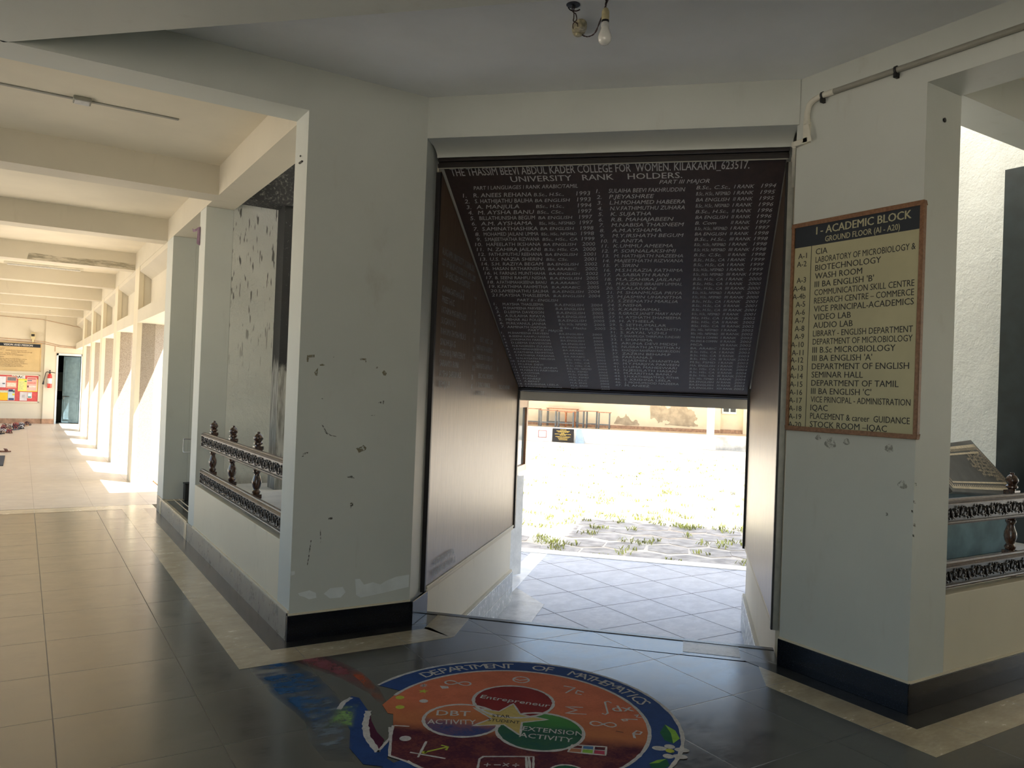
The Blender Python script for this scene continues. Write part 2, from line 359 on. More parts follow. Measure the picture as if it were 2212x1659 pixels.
# beams over the corridor mouths and the passage lintel
f = MB(); f.prism([(-1.7, 4.675), (2.1995, 4.675), tuple(W(5.2, EL - .035))[:2], (2.3, 4.93), (-1.7, 4.93)], 3.2, ZC + .01); struct('wall_left', f, m_wall)
f = MB(); f.prism([(3.84, -3.2), (4.05, -3.2), (4.16, 2.9), tuple(W(5.2, ER + .035))[:2], (3.84, 3.058)], 3.2, ZC + .01); struct('wall_right', f, m_wall)
f = MB(); f.dbox(4.86, 5.3, EL - .01, ER + .01, 3.19, ZC + .01); struct('wall_center', f, m_wall)
f = MB()                                                # cove under the lintel
prof = [(0, .002)] + [(.02 + .19 * math.sin(a), -.065 + .065 * math.cos(a)) for a in [i * math.pi / 16 for i in range(9)]] + [(.24, -.06), (.24, .002)]
f.sweep(prof, W(4.86, EL, 3.19), W(0, 1), W(1, 0), (0, 0, 1), ER - EL)
f.sm = [True] * len(f.f)
struct('trim_8', f, m_wall)
# bases
f = MB()
f.box(1.398, 2.205, 4.663, 4.69, 0, .155); f.sweep([(0, 0), (.02, 0), (.02, .155), (0, .155)], (2.2, 4.668, 0), W(1, 0), W(0, 1), (0, 0, 1), .30)
struct('baseboard_left', f, m_gran, .003)
f = MB(); f.box(3.828, 3.845, 2.258, 3.063, 0, .155); f.box(3.84, 9, 2.258, 2.28, 0, .15)
struct('baseboard_right', f, m_gran, .003)
m_base = stone_floor('grey_skirting_tile', (.16, .15, .13), (.24, .23, .20), .62, .62, .1, 4.69, .3, streak=(3, 3, 3))
f = MB(); f.box(1.397, 1.42, 4.69, 8.06, 0, .168); f.box(1.397, 1.42, 8.06, 9.99, 0, .155); struct('baseboard_left', f, m_base, .003)
f = MB(); f.box(1.395, 1.43, 8.04, 9.98, .150, .176); f.box(1.393, 1.41, 8.03, 8.16, 0, .152); f.box(1.393, 1.41, 9.66, 9.74, 0, .152); struct('trim_9', f, m_tan, .004)
# tan dirt bead where plaster meets the bases
f = MB(); f.box(1.404, 2.2, 4.6665, 4.68, .155, .166); f.box(3.8315, 3.85, 2.262, 3.06, .155, .166); f.box(3.85, 9, 2.262, 2.275, .15, .161); f.box(1.4, 1.412, 4.68, 7.78, .168, .182)
struct('trim_10', f, m_edge)

# ---- passage walls, from the hall to the lower landing
f = MB(); f.dbox(5.18, 7.93, EL - .26, -1.775, -.62, 3.1); struct('wall_left', f, m_pass)
f = MB(); f.dbox(5.18, 7.80, .56, ER + .26, -.62, 3.1); struct('wall_right', f, m_pass)
m_tile = stone_floor('marble_skirting_tile', (.44, .47, .46), (.60, .62, .60), .45, .45, .1, .2, .25, streak=(4, 4, 4))
f = MB(); f.dbox(5.2, 7.95, -1.80, -1.745, -.62, -.465); f.dbox(5.2, 7.95, -1.80, -1.745, -.462, -.312); struct('baseboard_left', f, m_tile, .003)
f = MB(); f.dbox(5.2, 7.82, .53, .58, -.62, -.465); f.dbox(5.2, 7.82, .53, .58, -.462, -.312); struct('baseboard_right', f, m_tile, .003)
f = MB(); f.dbox(5.2, 7.94, -1.80, -1.752, -.312, -.292); f.dbox(5.2, 7.81, .537, .58, -.312, -.292); struct('trim_11', f, m_edge)
# outer porch walls set back behind the passage walls
f = MB(); f.dbox(7.93, 9.47, -2.3, -2.05, -.62, 3.4); struct('wall_left', f, m_farw)
f = MB(); f.dbox(7.93, 9.49, -2.06, -2.03, -.62, -.36); f.dbox(7.93, 9.49, -2.06, -2.03, -.35, -.14); struct('baseboard_left', f, mat('blue_grey_tile', lin((150, 176, 196)), .25, .1, 6), .003)
f = MB(); f.dbox(7.8, 9.47, .95, 1.2, -.62, 3.4); struct('wall_right', f, m_farw)
# stair body above the sloping board, and the plain beam at its foot
f = MB()
f.hexa([W(5.2, ER + .1, 3.11), W(7.96, ER + .1, 1.60), W(7.96, EL - .1, 1.60), W(5.2, EL - .1, 3.11), W(5.2, ER + .1, 3.45), W(7.96, ER + .1, 3.45), W(7.96, EL - .1, 3.45), W(5.2, EL - .1, 3.45)])
struct('ceiling', f, m_wall)
f = MB(); f.dbox(8.0, 8.3, -2.3, 1.2, 1.462, 3.4); struct('wall_center', f, m_farw)

# ---- corridor wall on the left: platform edge, post, step, pier, columns
ZP = .565
f = MB(); f.box(1.41, 1.60, 4.93, 7.77, 0, ZP); struct('wall_left', f, m_low, .004, label='low chipped plaster wall under the carved railing')
f = MB(); f.box(1.41, 1.66, 7.77, 8.06, 0, 3.18); struct('wall_left', f, m_wall, .004, label='slim plaster post at the end of the carved railing')
f = MB(); f.box(1.41, 2.6, 8.06, 9.66, 0, .165); struct('floor', f, m_floor)
f = MB(); f.box(1.43, 2.0, 9.54, 9.66, .16, .168); f.box(1.43, 2.0, 8.06, 8.2, .16, .168); struct('trim_12', f, m_tan)
for x in (1.52, 1.58):
    f = MB(); f.box(x, x + .008, 8.06, 9.66, .16, .1685); struct('trim_13', f, m_edge)
f = MB(); f.box(1.41, 1.66, 9.66, 10.08, 0, 3.18); struct('wall_left', f, m_wall, .004)
f = MB(); f.box(1.66, 3.0, 9.66, 9.9, 0, 3.5); f.box(2.6, 2.8, 8.0, 9.66, 0, 3.5); struct('wall_left', f, m_wall)
f = MB(); f.box(1.66, 3.2, 7.9, 9.9, 3.45, 3.6); struct('ceiling', f, m_ccei)  # roof added, with the inner side wall, to keep skylight out of this recess
f = MB(); f.box(1.41, 1.66, 4.93, 28.3, 3.18, 3.45); struct('wall_left', f, m_cream)
for y in (7.24, 10.09, 13.22, 16.25, 19.2, 22.2, 25.2):
    f = MB(); f.box(-1.7, 1.41, y, y + .28, 3.18, 3.45); struct('trim_14', f, m_cream)
f = MB(); f.box(-1.7, 1.66, 4.93, 28.6, 3.44, 3.6); struct('ceiling', f, m_ccei)
cols = (12.68, 15.67, 18.62, 21.4, 24.4)
for y in cols:
    f = MB(); f.prism([(1.41, y), (1.475, y), (1.475, y + .5), (1.41, y + .5)], 0, 3.18)
    struct('wall_left', f, m_edge)
    f = MB(); f.prism([(1.475, y + .01), (1.66, y + .01), (1.92, y + .2), (1.92, y + .49), (1.475, y + .49)], -.7, 2.35)
    struct('wall_left', f, m_pebble, label='pebble-dashed corridor column')
    f = MB(); f.box(1.475, 1.92, y + .01, y + .49, 2.35, 3.3); struct('wall_left', f, m_cream)
ys = [10.08] + [v for y in cols for v in (y, y + .5)] + [28.3]
for i in range(0, len(ys), 2):
    a, b = ys[i], ys[i + 1]
    f = MB(); f.box(1.41, 1.92, a, b, 2.35, 2.54); f.box(1.575, 1.9, a, b, 2.54, 3.18)
    f.hexa([(1.415, a, 3.11), (1.58, a, 3.0), (1.58, b, 3.0), (1.415, b, 3.11), (1.415, a, 3.18), (1.58, a, 3.18), (1.58, b, 3.18), (1.415, b, 3.18)])
    struct('wall_left', f, m_cream)
f = MB(); f.box(1.72, 1.80, 10.08, 28.3, -.75, .02); struct('trim_15', f, m_brownstrip)
# corridor end wall, its pilaster, the doorway and the dim room behind
f = MB(); f.box(-1.9, .95, 28.3, 28.5, 0, 3.45); f.box(1.6, 2.4, 28.3, 28.5, 0, 3.45); f.box(.95, 1.6, 28.3, 28.5, 2.16, 3.45); struct('wall_back', f, m_cream)
f = MB(); f.box(.58, .95, 28.24, 28.3, 0, 3.45); f.box(.95, 1.66, 28.24, 28.3, 2.2, 3.45); struct('wall_back', f, m_cream)
f = MB(); f.box(-1.9, .58, 28.285, 28.3, 0, .15); f.box(.57, .93, 28.225, 28.24, 0, .15); struct('baseboard_back', f, m_brownstrip)
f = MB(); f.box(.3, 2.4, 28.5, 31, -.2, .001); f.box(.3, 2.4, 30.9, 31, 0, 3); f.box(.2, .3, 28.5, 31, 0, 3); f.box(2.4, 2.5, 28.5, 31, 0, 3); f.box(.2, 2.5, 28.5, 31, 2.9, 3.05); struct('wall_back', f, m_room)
f = MB(); f.box(-1.95, -1.7, 4.93, 7.9, 0, .95); struct('wall_left', f, m_cream)  # parapet out of view, added to cut daylight entering the first bay
for y in (7.9, 10.85, 13.8, 16.75, 19.7, 22.65, 25.6):
    f = MB(); f.box(-1.95, -1.7, y, y + .4, -.78, 3.3); struct('wall_left', f, m_cream)
f = MB(); f.box(-1.95, -1.7, 4.93, 28.4, 2.75, 3.45); struct('wall_left', f, m_cream)
# ---- raised alcoves behind the railings
f = MB(); f.prism([(1.60, 4.93), (2.2, 4.93), tuple(W(5.3, EL - .26))[:2], tuple(W(8.9, EL - .26))[:2], (5.08, 7.77), (1.60, 7.77)], -.6, ZP - .002); struct('floor', f, m_alc)
f = MB(); f.prism([(4.16, 2.50), (6.92, 2.50), (6.92, 5.9), tuple(W(8.9, ER + .26))[:2], tuple(W(5.3, ER + .26))[:2]], -.6, ZP - .002); struct('floor', f, m_alc)
f = MB(); f.box(1.66, 3.1, 7.77, 8.0, 0, 7.6); struct('wall_left', f, m_plas_l)
f = MB(); f.box(6.92, 7.15, 2.27, 3.9, 0, 7.6); struct('wall_right', f, m_plas_r)
f = MB(); f.prism([(2.0, 7.25), (2.2, 7.25), (2.26, 7.31), (2.26, 7.42), (2.2, 7.48), (2.0, 7.48)], ZP - .01, 3.18); struct('wall_left', f, m_bpeel, label='peeling black column in the left alcove')
f = MB(); f.box(1.66, 3.3, 7.22, 7.47, 3.18, 3.75); struct('wall_left', f, m_bbeam)
f = MB(); f.box(6.36, 6.6, 2.90, 3.12, ZP - .01, 3.4); struct('wall_right', f, m_bluecol, label='slate blue column at the right edge of the photo')
# parapet and beam on the right
f = MB(); f.box(4.16, 9, 2.27, 2.50, 0, ZP); struct('wall_right', f, m_low, .004, label='low plaster wall under the right carved railing')
f = MB(); f.box(4.05, 9, 2.27, 2.52, 3.21, 3.45); struct('wall_right', f, m_wall)
f = MB(); f.box(4.05, 16, -3.2, 2.52, 3.44, 3.6); struct('ceiling', f, m_ccei)
# ---- unseen rest of the building: hall sides, and a storey above added for its shadow
f = MB(); f.box(-3.4, -3.2, -1.2, 4.93, 0, 3.46); f.box(-3.4, -1.7, 4.675, 4.93, 0, 3.46); struct('wall_left', f, m_wall)
f = MB(); f.box(-1.2, 16, -3.4, -3.2, 0, 3.46); struct('wall_right', f, m_wall)
f = MB()
f.prism([(-3.4, -3.4), (4.05, -3.4), (4.05, 3.2), tuple(W(8.4, 1.2))[:2], tuple(W(8.4, -2.3))[:2], (2.3, 4.93), (-3.4, 4.93)], 3.62, 7.6)
struct('wall_back', f, m_farw)
f = MB(); f.box(-1.9, 1.9, 4.93, 30, 3.62, 7.0); struct('wall_back', f, m_farw)
f = MB(); f.box(4.05, 16, -3.4, 2.52, 3.62, 7.0); struct('wall_back', f, m_farw)
f = MB(); f.dbox(8.0, 13.75, 4.9, 16, 7.0, 10.6); f.dbox(8.0, 11.7, 2.6, 4.9, 7.0, 10.6); struct('wall_right', f, m_farw)  # unseen high block, added only to cast the courtyard's shadow edge

# ================================================================ COURTYARD AND FAR BUILDING
f = MB(); f.face([(-90, -60, -.78), (110, -60, -.78), (110, 120, -.78), (-90, 120, -.78)]); struct('ground', f, m_sand)
f = MB()                                               # irregular flagstones near the landing
rr = random.Random(3)
for i in range(7):
    for j in range(11):
        cd = 10.95 + i * .66 + rr.uniform(-.05, .05); ce = -4.0 + j * .62 + (.31 if i % 2 else 0) + rr.uniform(-.05, .05)
        if rr.random() < .16: continue
        pts = []
        for k in range(6):
            a = k * math.pi / 3 + math.pi / 6; r = .37 * rr.uniform(.86, 1.02)
            p = W(cd + r * math.sin(a), ce + r * math.cos(a)); pts.append((p.x, p.y))
        f.prism(pts, -.80, -.774 + rr.uniform(-.003, .003))
struct('floor', f, m_flag)
g = MB()
def tuft(c, n, h):
    for k in range(n):
        a = rr.uniform(0, 6.28); L_ = h * rr.uniform(.5, 1); b = Vector(c) + Vector((rr.uniform(-.12, .12), rr.uniform(-.12, .12), 0)); s = Vector((math.cos(a), math.sin(a), 0)); q = Vector((-s.y, s.x, 0)) * .010
        t1 = b + s * L_ * .5 + Vector((0, 0, L_ * .7)); t2 = b + s * L_ * 1.1 + Vector((0, 0, L_ * .75))
        g.add([b - q, b + q, t1 + q * .7, t1 - q * .7, t2], [(0, 1, 2, 3), (3, 2, 4)])
for k in range(70): tuft(W(rr.uniform(11.0, 15.2), rr.uniform(-3.4, 1.4), -.77), 16, .09)
for k in range(230):
    d_ = 14.5 + 20 * rr.random() ** 1.3; tuft(W(d_, rr.uniform(-.22 * d_, .10 * d_) * (1 if rr.random() < .5 else .75) - (1 if rr.random() < .4 else 0), -.78), 15, .11)
tag(obj('grass', g, m_grass, fix=False), 'sparse yellow green grass tufts across the sunlit courtyard', 'grass', kind='stuff')
f = MB(); f.dbox(37, 45, -22, 16, -.8, -.09); struct('wall_back', f, m_farw, label='white plinth of the building across the courtyard')
f = MB(); f.dbox(37.02, 39, -22, 16, -.1, -.085); struct('floor', f, m_farfl)
f = MB(); f.dbox(39, 39.3, -22, 1.38, -.09, 3.6); f.dbox(39.0, 39.3, 2.43, 16, -.09, 3.6); f.dbox(39.25, 39.5, 1.38, 2.43, -.09, 3.6); struct('wall_back', f, m_far)
f = MB(); f.dbox(38.98, 39, -22, 1.37, -.09, .07); f.dbox(39.2, 39.25, 1.38, 2.43, -.09, .1); struct('baseboard_back', f, m_brownstrip)
for e in (-10.5, .72, 11.5):
    f = MB(); f.dbox(37.05, 37.4, e, e + .33, -.09, 3.4); struct('wall_back', f, m_farw)
f = MB(); f.dbox(36.2, 45, -22, 16, 3.2, 3.5); struct('ceiling', f, m_farw)
f = MB(); f.dbox(37.2, 45, -22, 16, 3.5, 7.0); struct('wall_back', f, m_farw)
def irregular(pts, name, m, seed):
    q = random.Random(seed); P = []
    for i in range(len(pts)):
        a, b = Vector(pts[i]), Vector(pts[(i + 1) % len(pts)])
        for k in range(4): P.append(a.lerp(b, k / 4) + Vector((q.uniform(-.04, .04), q.uniform(-.04, .04))))
    f = MB(); f.face([W(38.992, p.x, p.y) for p in P]); o = obj(name, f, m); o['kind'] = 'structure'; return o
PEEL = [[-1.99,1.5],[-1.63,1.5],[-1.55,1.09],[-1.34,1.18],[-1.16,1.06],[-1.13,.96],[-1.02,1.06],[-.83,1.19],[-.64,1.3],[-.52,1.12],[-.33,1.3],[-.21,1.1],[-.13,.88],[-.11,1.03],[.08,.96],[.16,.82],[.33,.56],[.12,.4],[.34,.27],[.35,.18],[-.1,.15],[-1.23,.21],[-1.21,.27],[-.99,.3],[-1.14,.44],[-1.33,.39],[-1.55,.28],[-1.75,.49],[-1.97,.46]]
irregular(PEEL, 'trim_16', m_peel, 1)
irregular([[-3.72,.1],[-3.59,.48],[-3.51,.52],[-3.25,.44],[-3.14,.64],[-2.95,.37],[-2.78,.26],[-2.64,.39],[-2.5,.22],[-2.5,.1]], 'trim_17', m_peel, 2)
# window by the far doorway
f = MB(); f.dbox(39.17, 39.25, 1.44, 2.12, .86, 2.3); o = struct('window_1', f, m_paleblue)
for e in (1.52, 1.84):
    f = MB(); f.dbox(39.155, 39.175, e, e + .24, .96, 2.2); obj('window_pane', f, m_room, o)

# ================================================================ LETTERING
_tc = bpy.data.curves.new('glyph_source', 'FONT'); _tc.resolution_u = 2
_to = bpy.data.objects.new('glyph_source', _tc)
_cache = {}
def glyphs(s, shear=0.0, bold=0.0, space=1.0):
    k = (s, shear, space)
    if k not in _cache:
        _tc.body = s; _tc.size = 1.0; _tc.shear = shear; _tc.space_character = space
        me = bpy.data.meshes.new_from_object(_to)
        vs = [v.co.copy() for v in me.vertices]; fs = [tuple(p.vertices) for p in me.polygons]
        bpy.data.meshes.remove(me)
        _cache[k] = (vs, fs, (min(v.x for v in vs), max(v.x for v in vs)) if vs else (0, 0))
    return _cache[k]
CAP = max(v.y for v in glyphs('H')[0])
def text(mb, s, o, u, v, h, width=None, shear=0.0, bold=0.0, off=None, align='L', space=1.0, maxw=None):
    vs, fs, (x0, x1) = glyphs(s, shear, bold, space)
    if not vs: return
    k = h / CAP; kx = k
    if width: kx = width / max(x1 - x0, 1e-6)
    elif maxw and (x1 - x0) * k > maxw: kx = maxw / (x1 - x0)
    u = Vector(u); v = Vector(v); o = Vector(o) + (Vector(off) if off else Vector())
    sh = 0 if align == 'L' else (-(x1 - x0) * kx / 2 if align == 'C' else -(x1 - x0) * kx)
    nz = u.cross(v).normalized() * .0004
    for q in ((0,) if not bold else (-bold * .8, bold * .8)):       # heavier strokes: two passes side by side
        if q > 0: o = o + nz
        mb.add([o + u * ((p.x - x0 + q) * kx + sh) + v * (p.y * k) for p in vs], fs)

# ================================================================ HONOUR BOARDS IN THE PASSAGE
Vd = W(7.93 - 5.2, 0, 1.565 - 3.08); Ls = Vd.length; Vn = Vd.normalized(); Ue = W(0, 1).normalized()
O0 = W(5.2, 0, 3.08); Nn = Vn.cross(Ue).normalized()
if Nn.z > 0: Nn = -Nn                                    # faces down and towards the hall
def SB(e, v, off=0.0): return O0 + Ue * e + Vn * v + Nn * off
bt = thing('honour_board', 'sloping dark maroon board of university rank holders filling the passage ceiling', 'board', SB(-.6, 1.5))
f = MB(); f.slab([SB(-1.74, -.07), SB(.53, -.07), SB(.53, 3.1), SB(-1.74, 3.1)], -Nn * .02); obj('panel', f, m_board, bt)
f = MB()
for z0, z1, d0, d9 in ((3.055, 3.085, 5.072, 5.082), (3.085, 3.10, 5.09, 5.15), (3.10, 3.118, 5.07, 5.2), (3.118, 3.142, 5.085, 5.2)): f.dbox(d0, d9, -1.745, .535, z0, z1)
obj('cornice', f, m_frame, bt, .003)
f = MB(); f.dbox(5.073, 5.08, -1.74, .53, 3.049, 3.055); obj('cornice_line', f, m_pvc, bt)
f = MB(); f.slab([SB(-1.74, 3.055, .012), SB(.53, 3.055, .012), SB(.53, 3.12, .012), SB(-1.74, 3.12, .012)], -Nn * .05); f.slab([SB(-1.74, 3.075, .018), SB(.53, 3.075, .018), SB(.53, 3.09, .018), SB(-1.74, 3.09, .018)], -Nn * .03)
obj('bottom_moulding', f, m_frame, bt)
L = MB(); off = Nn * .0015
def T(s, e, v, h, width=None, shear=.0, bold=.0, maxw=None): text(L, s, SB(e, v), Ue, -Vn, h, width, shear, bold, off, maxw=maxw)
T('THE THASSIM BEEVI ABDUL KADER COLLEGE FOR  WOMEN. KILAKARAI_623517.', -1.70, .062, .072, 2.01, 0, .012)
T('UNIVERSITY   RANK    HOLDERS.', -1.283, .132, .052, 1.17, 0, .008)
T('PART I LANGUAGES I RANK ARABIC/TAMIL', -1.571, .202, .036, .75, .3)
T('PART III MAJOR', -.265, .183, .036, .33, .3)
A = '''R. ANEES REHANA|B.Sc., H.Sc.,|1993
S. HATHIJATHU BALIHA|BA ENGLISH|1993
A. MANJULA|BSc., H.Sc.,|1994
M. AYSHA BANU|BSc., CSc.,|1997
BILLATHUNISHA BEGUM|BA ENGLISH|1997
A.M. AYSHAMA|BSc., HSc., NFSM&D|1997
S.AMINATHASHIKA|BA ENGLISH|1998
MOHAMED JAILANI UMMA|BSc., HSc., NFSM&D|1998
S.MAJEETHATHA RIZWANA|BSc., HSc., CA|1999
HAFEELATH IKSHANA|BA ENGLISH|2000
N. ZAHIRA JAILANI|B.Sc. HSc. CA|2000
FATHUMUTHU REEHANA|BA ENGLISH|2001
U.S. NAZIA SHERIN|BSc. CSc.|2001
S.H. RAZIYA BEGAM|BA.ENGLISH|2002
HASAN BATHARNISHA|BA.ARABIC|2002
H. FARNAS MUNTHAHA|BA.ENGLISH|2002
B. SEENI RAHFU NISHA|B.A.ENGLISH|2005
A.FATHIMAHASEENA BANU|B.A.ARABIC|2005
K.FATHIMA FAHMITHA|B.A.ARABIC|2005
S.AMEENATHU SALIHA|B.A.ENGLISH|2004
M.AYSHA THASLEEMA|B.A.ENGLISH|2004'''.split('\n')
for i, r in enumerate(A):
    v = .278 + .0603 * i; n, d, y = r.split('|'); k = .040
    T(f'{i + 1}.', -1.70 + (.03 if i < 9 else 0), v, k, None, .25); T(n, -1.59 - .002 * i, v, k, None, .25, .004, maxw=.43); T(d, -1.145 - .001 * i, v, k * .8, None, .25, maxw=.27); T(y, -.84 - .0015 * i, v, k, .10, .2)
T('PART II - ENGLISH', -1.49, 1.55, .036, .36, .3)
for i, r in enumerate('''M.AYSHA THASLEEMA|B.A.ENGLISH
M.SHAMEENA PARVEEN|B.A.ENGLISH
D.LEEMA DAVIDSON|B.A.ENGLISH
A.SULAIHA RIFAYA|B.A.ENGLISH
   MEHAR ALI FOUZIA|B.A.ENGLISH
M.RILVANUL JANNA|B.Sc. H.Sc. NFSMD
AAMINATH HAFSHA|B.Sc., Maths'''.split('\n')):
    v = 1.613 + .0587 * i; n, d = r.split('|')
    T(f'{i + 1}.', -1.71, v, .037, None, .2); T(n, -1.63 - .004 * i, v, .037, None, .2, .003, maxw=.36); T(d, -1.17, v, .034, None, .2, maxw=.25); T('2004' if i == 0 else '2005', -.86, v, .037, .098, .15)
T('PART III - MAJOR', -1.47, 2.012, .034, .32, .3)
for i, r in enumerate('''M.SHAMEENA PARVEEN|BA.ENGLISH
B.SEENI RAHFU NISHA|BA.ENGLISH
J.HASMATH FARHANA|BA.ENGLISH
D.LEEMA DAVIDSON|BA.ENGLISH
N.B.NASREEN ZULAIHA|BA.ENGLISH
A.FATHIMAHASEENA BANU|BA.ARABIC
K.FATHIMA FAHMITHA|BA.ARABIC
S.FATHIMA FARSANA|BA.ARABIC
N.N.AYSATH FARUSHA|B.Sc. HSc. CA
S.FATHIMA|B.Sc. HSc. CA
M.UMA DEVI|B.Sc. HSc. CA
M.REYANUL JANNA|B.Sc. HSc. NFSMD
M.NISATH PARVEEN|M.Sc. FSMD
KAVITHA|M.Sc. FSMD
P.MALLI|M.Sc. FSMD
M.ANEEZ|M.A. E.L.C
A.BENIT|M.A. ENG
S.KRISHNA LEELA|M.A. ENG
R.MOHAMMED FATHIMA|M.C'''.split('\n')):
    v = 2.06 + .055 * i; n, d = r.split('|')
    T(f'{i + 1}.', -1.73, v, .030, None, .2); T(n, -1.665, v, .031, None, .2, maxw=.38); T(d, -1.19, v, .028, None, .2, maxw=.24); T('2005', -.89, v, .030, .09, .15)
B3 = '''SULAIHA BEEVI FAKHRUDDIN|B.Sc., C.Sc.,|I RANK|1994
P.JEYASHREE|B.Sc., H.Sc., NFSM&D|I RANK|1995
L.H.MOHAMED HABEERA|BA ENGLISH|II RANK|1995
N.V.FATHIMUTHU ZUHARA|B.Sc., H.Sc., NFSM&D|I RANK|1996
K. SUJATHA|B.Sc., H.Sc.,|II RANK|1996
R.B. MAHAJABEEN|BA ENGLISH|II RANK|1996
M.NABISA THASNEEM|B. Com|II RANK|1997
A.M.AYSHAMA|B.Sc., H.Sc., NFSM&D|I RANK|1997
M.Y.IRSHATH BEGUM|BA ENGLISH|II RANK|1998
R. ANITA|B.Sc., H.Sc.,|III RANK|1998
K.UMMU AMEEMA|B.Sc., H.Sc., NFSM&D|I RANK|1998
P. SORNALAKSHMI|B.Sc. H.Sc. NFSM&D|III RANK|1998
M. HATHIJATH NAZEEHA|B.Sc. C.Sc.|II RANK|1998
MAJEETHATH RIZWANA|B.Sc., H.Sc., CA|I RANK|1999
F. SIRIN|B.Sc., H.Sc., CA|I RANK|1999
M.S.H.RAZIA FATHIMA|B.Sc, H.Sc., NFSM&D|I RANK|1999
A.SABIATH RANI|B.Sc., H.Sc. NFSM&D|III RANK|1999
M.A.ZAHIRA JAILANI|B.Sc. H.Sc. CA|I RANK|2000
M.K.A.SEENI IBRAHIM UMMAL|B.Sc., HSc., CA|II RANK|2000
S.KALAIVANI|B.Sc., H.Sc., CA|III RANK|2000
M. SHANMUGA PRIYA|B.Sc., H.Sc., NFSM&D|I RANK|2000
M.JASMIN UHANITHA|B.Sc., H.Sc., NFSM&D|III RANK|2000
S.ZEENATH MARLIA|B.Sc., H.Sc., CA|I RANK|2001
S.NISHA|B.Sc., H.Sc., CA|II RANK|2001
K.KABHAIMAL|B.Sc., H.Sc., CA|III RANK|2001
R.GRACE JANET MARY ANN|B.Sc., H.Sc., NFSM&D|II RANK|2001
H. AYSHATH SHAMEEMA|BSc. HSc. CA|I RANK|2002
H. ATHEELA|BSc. HSc. CA|II RANK|2002
S. SETHUMALAR|BSc. HSc. CA|III RANK|2002
S. AMATHUL BASHITH|BSc. HSc. NFSM&D|I RANK|2002
S. KAYAL VIZHLI|BSc. HSc. NFSM&D|III RANK|2002
P. SHANMUGA THIRIPURA SUNDARI|MA ENG & COMMN|I RANK|2002
I. SHAMIMA|MA ENG & COMMN|II RANK|2002
ARUNA DEVI MIDDI|MCA|VII RANK|2002
NUSRATH JATHITHA.N|BA. ARABIC|I RANK|2003
KHADIJAH RAHIMAH FAKHRUDDIN|B.Sc. HSc. CA|I RANK|2003
ZAZRIN BEHAM.P|B.Sc. HSc. CA|II RANK|2003
FARSANA.S|B.Sc. HSc. CA|III RANK|2003
N.JASMIN UHANITHA|M.Sc. FSMD|I RANK|2003
M.Y.MARJIYA PARVEEN|MA. ENGLISH|I RANK|2003
U.UMA MAHESWARI|B.Sc. HSc. CA|I RANK|2004
N.JESSILATH HASAN|B.Sc. HSc. CA|II RANK|2004
M.AARITHA BANU|B.Sc. HSc. CA|III RANK|2004
S.H.KATHEEJATHUL FITHR|B.Sc. HSc. FSM&D|I RANK|2004
S. KRISHNA LEELA|BA.ENGLISH|IV RANK|2003
J. MOHUMOOD NAZEERA|BA.ENGLISH|XI RANK|2003
M. ANEEZ|B.A.ENGLISH|XIX RANK|2003'''.split('\n')
for i, r in enumerate(B3):
    v = .258 + .0587 * i; n, d, k, y = r.split('|'); s = .25 if i < 26 else .1; dz = .014 * i / 46
    T(f'{i + 1}.', -.70 - .0009 * i, v, .037, None, s); T(n, -.612 - .0008 * i, v, .038, None, s, .003, maxw=.52); T(d, -.02 - .0002 * i, v + dz - .016, .033, None, s, maxw=.225); T(k, .225, v + dz - .018, .034, .13 if len(k) < 8 else .15, s); T(y, .398 - .0003 * i, v + dz - .02, .036, .095, s)
obj('lettering', L, m_white_t, bt, fix=False)
# ---- side boards
def side_board(name_label, e, sgn, d0, d1):
    b = thing('honour_board', name_label, 'board', W(6.5, e, .7))
    f = MB(); f.hexa([W(d0, e - .01, .175), W(d1, e - .01, .175), W(d1, e - .01 + .012, .175), W(d0, e - .01 + .012, .175), W(d0, e - .01, 3.06), W(d1, e - .01, 1.6), W(d1, e - .01 + .012, 1.6), W(d0, e - .01 + .012, 3.06)])
    obj('panel', f, m_side, b)
    f = MB(); a, c = sorted((e - .03 * sgn, e + .012 * sgn)); f.dbox(d0, d1, a, c, .155, .178); a2, c2 = sorted((e - .03 * sgn, e + .006 * sgn)); f.dbox(d0, d1, a2, c2, .13, .155); obj('bottom_moulding', f, m_edge, b, .006)
    return b
lb = side_board('glossy maroon rank holder board on the left wall of the passage', -1.752, 1, 5.18, 7.90)
f = MB(); f.dbox(5.15, 5.18, -1.79, -1.748, .14, 3.05); obj('edge_strip', f, m_blackf, lb, .003); f = MB(); f.dbox(7.90, 7.945, -1.79, -1.735, .14, 1.6); obj('edge_strip', f, m_blackf, lb, .003)
rb = side_board('glossy maroon board with white edge on the right wall of the passage', .545, -1, 5.2, 7.74)
f = MB(); f.dbox(5.165, 5.2, .542, .578, .12, 3.06); obj('edge_strip', f, m_alu, rb, .003)
for a in ((5.17, 5.21, .530, .542, .12, 3.06), (5.20, 5.215, .576, .592, .12, 3.06), (7.72, 7.765, .515, .56, .15, 1.66)): f = MB(); f.dbox(*a); obj('black_edging', f, m_blackf, rb)
L = MB(); Ud = W(1, 0).normalized(); Zv = Vector((0, 0, 1)); e0 = -1.7385
def S(s, d, z, h, width=None, maxw=None, sh=0): text(L, s, W(d, e0, z), Ud, Zv, h, width, sh, .004, maxw=maxw)
S('ALAGAPPA UNIVERSITY, KARAIKUDI.', 5.225, 2.495, .052, .83); S('LIST OF RANK HOLDERS FOR APRIL 2000', 5.225, 2.42, .05, .87); S('1. BA ENGLISH LITERATURE', 5.275, 2.345, .05, .67)
S('NAME', 5.70, 2.29, .022, None, sh=.2); S('RANK', 6.07, 2.285, .022)
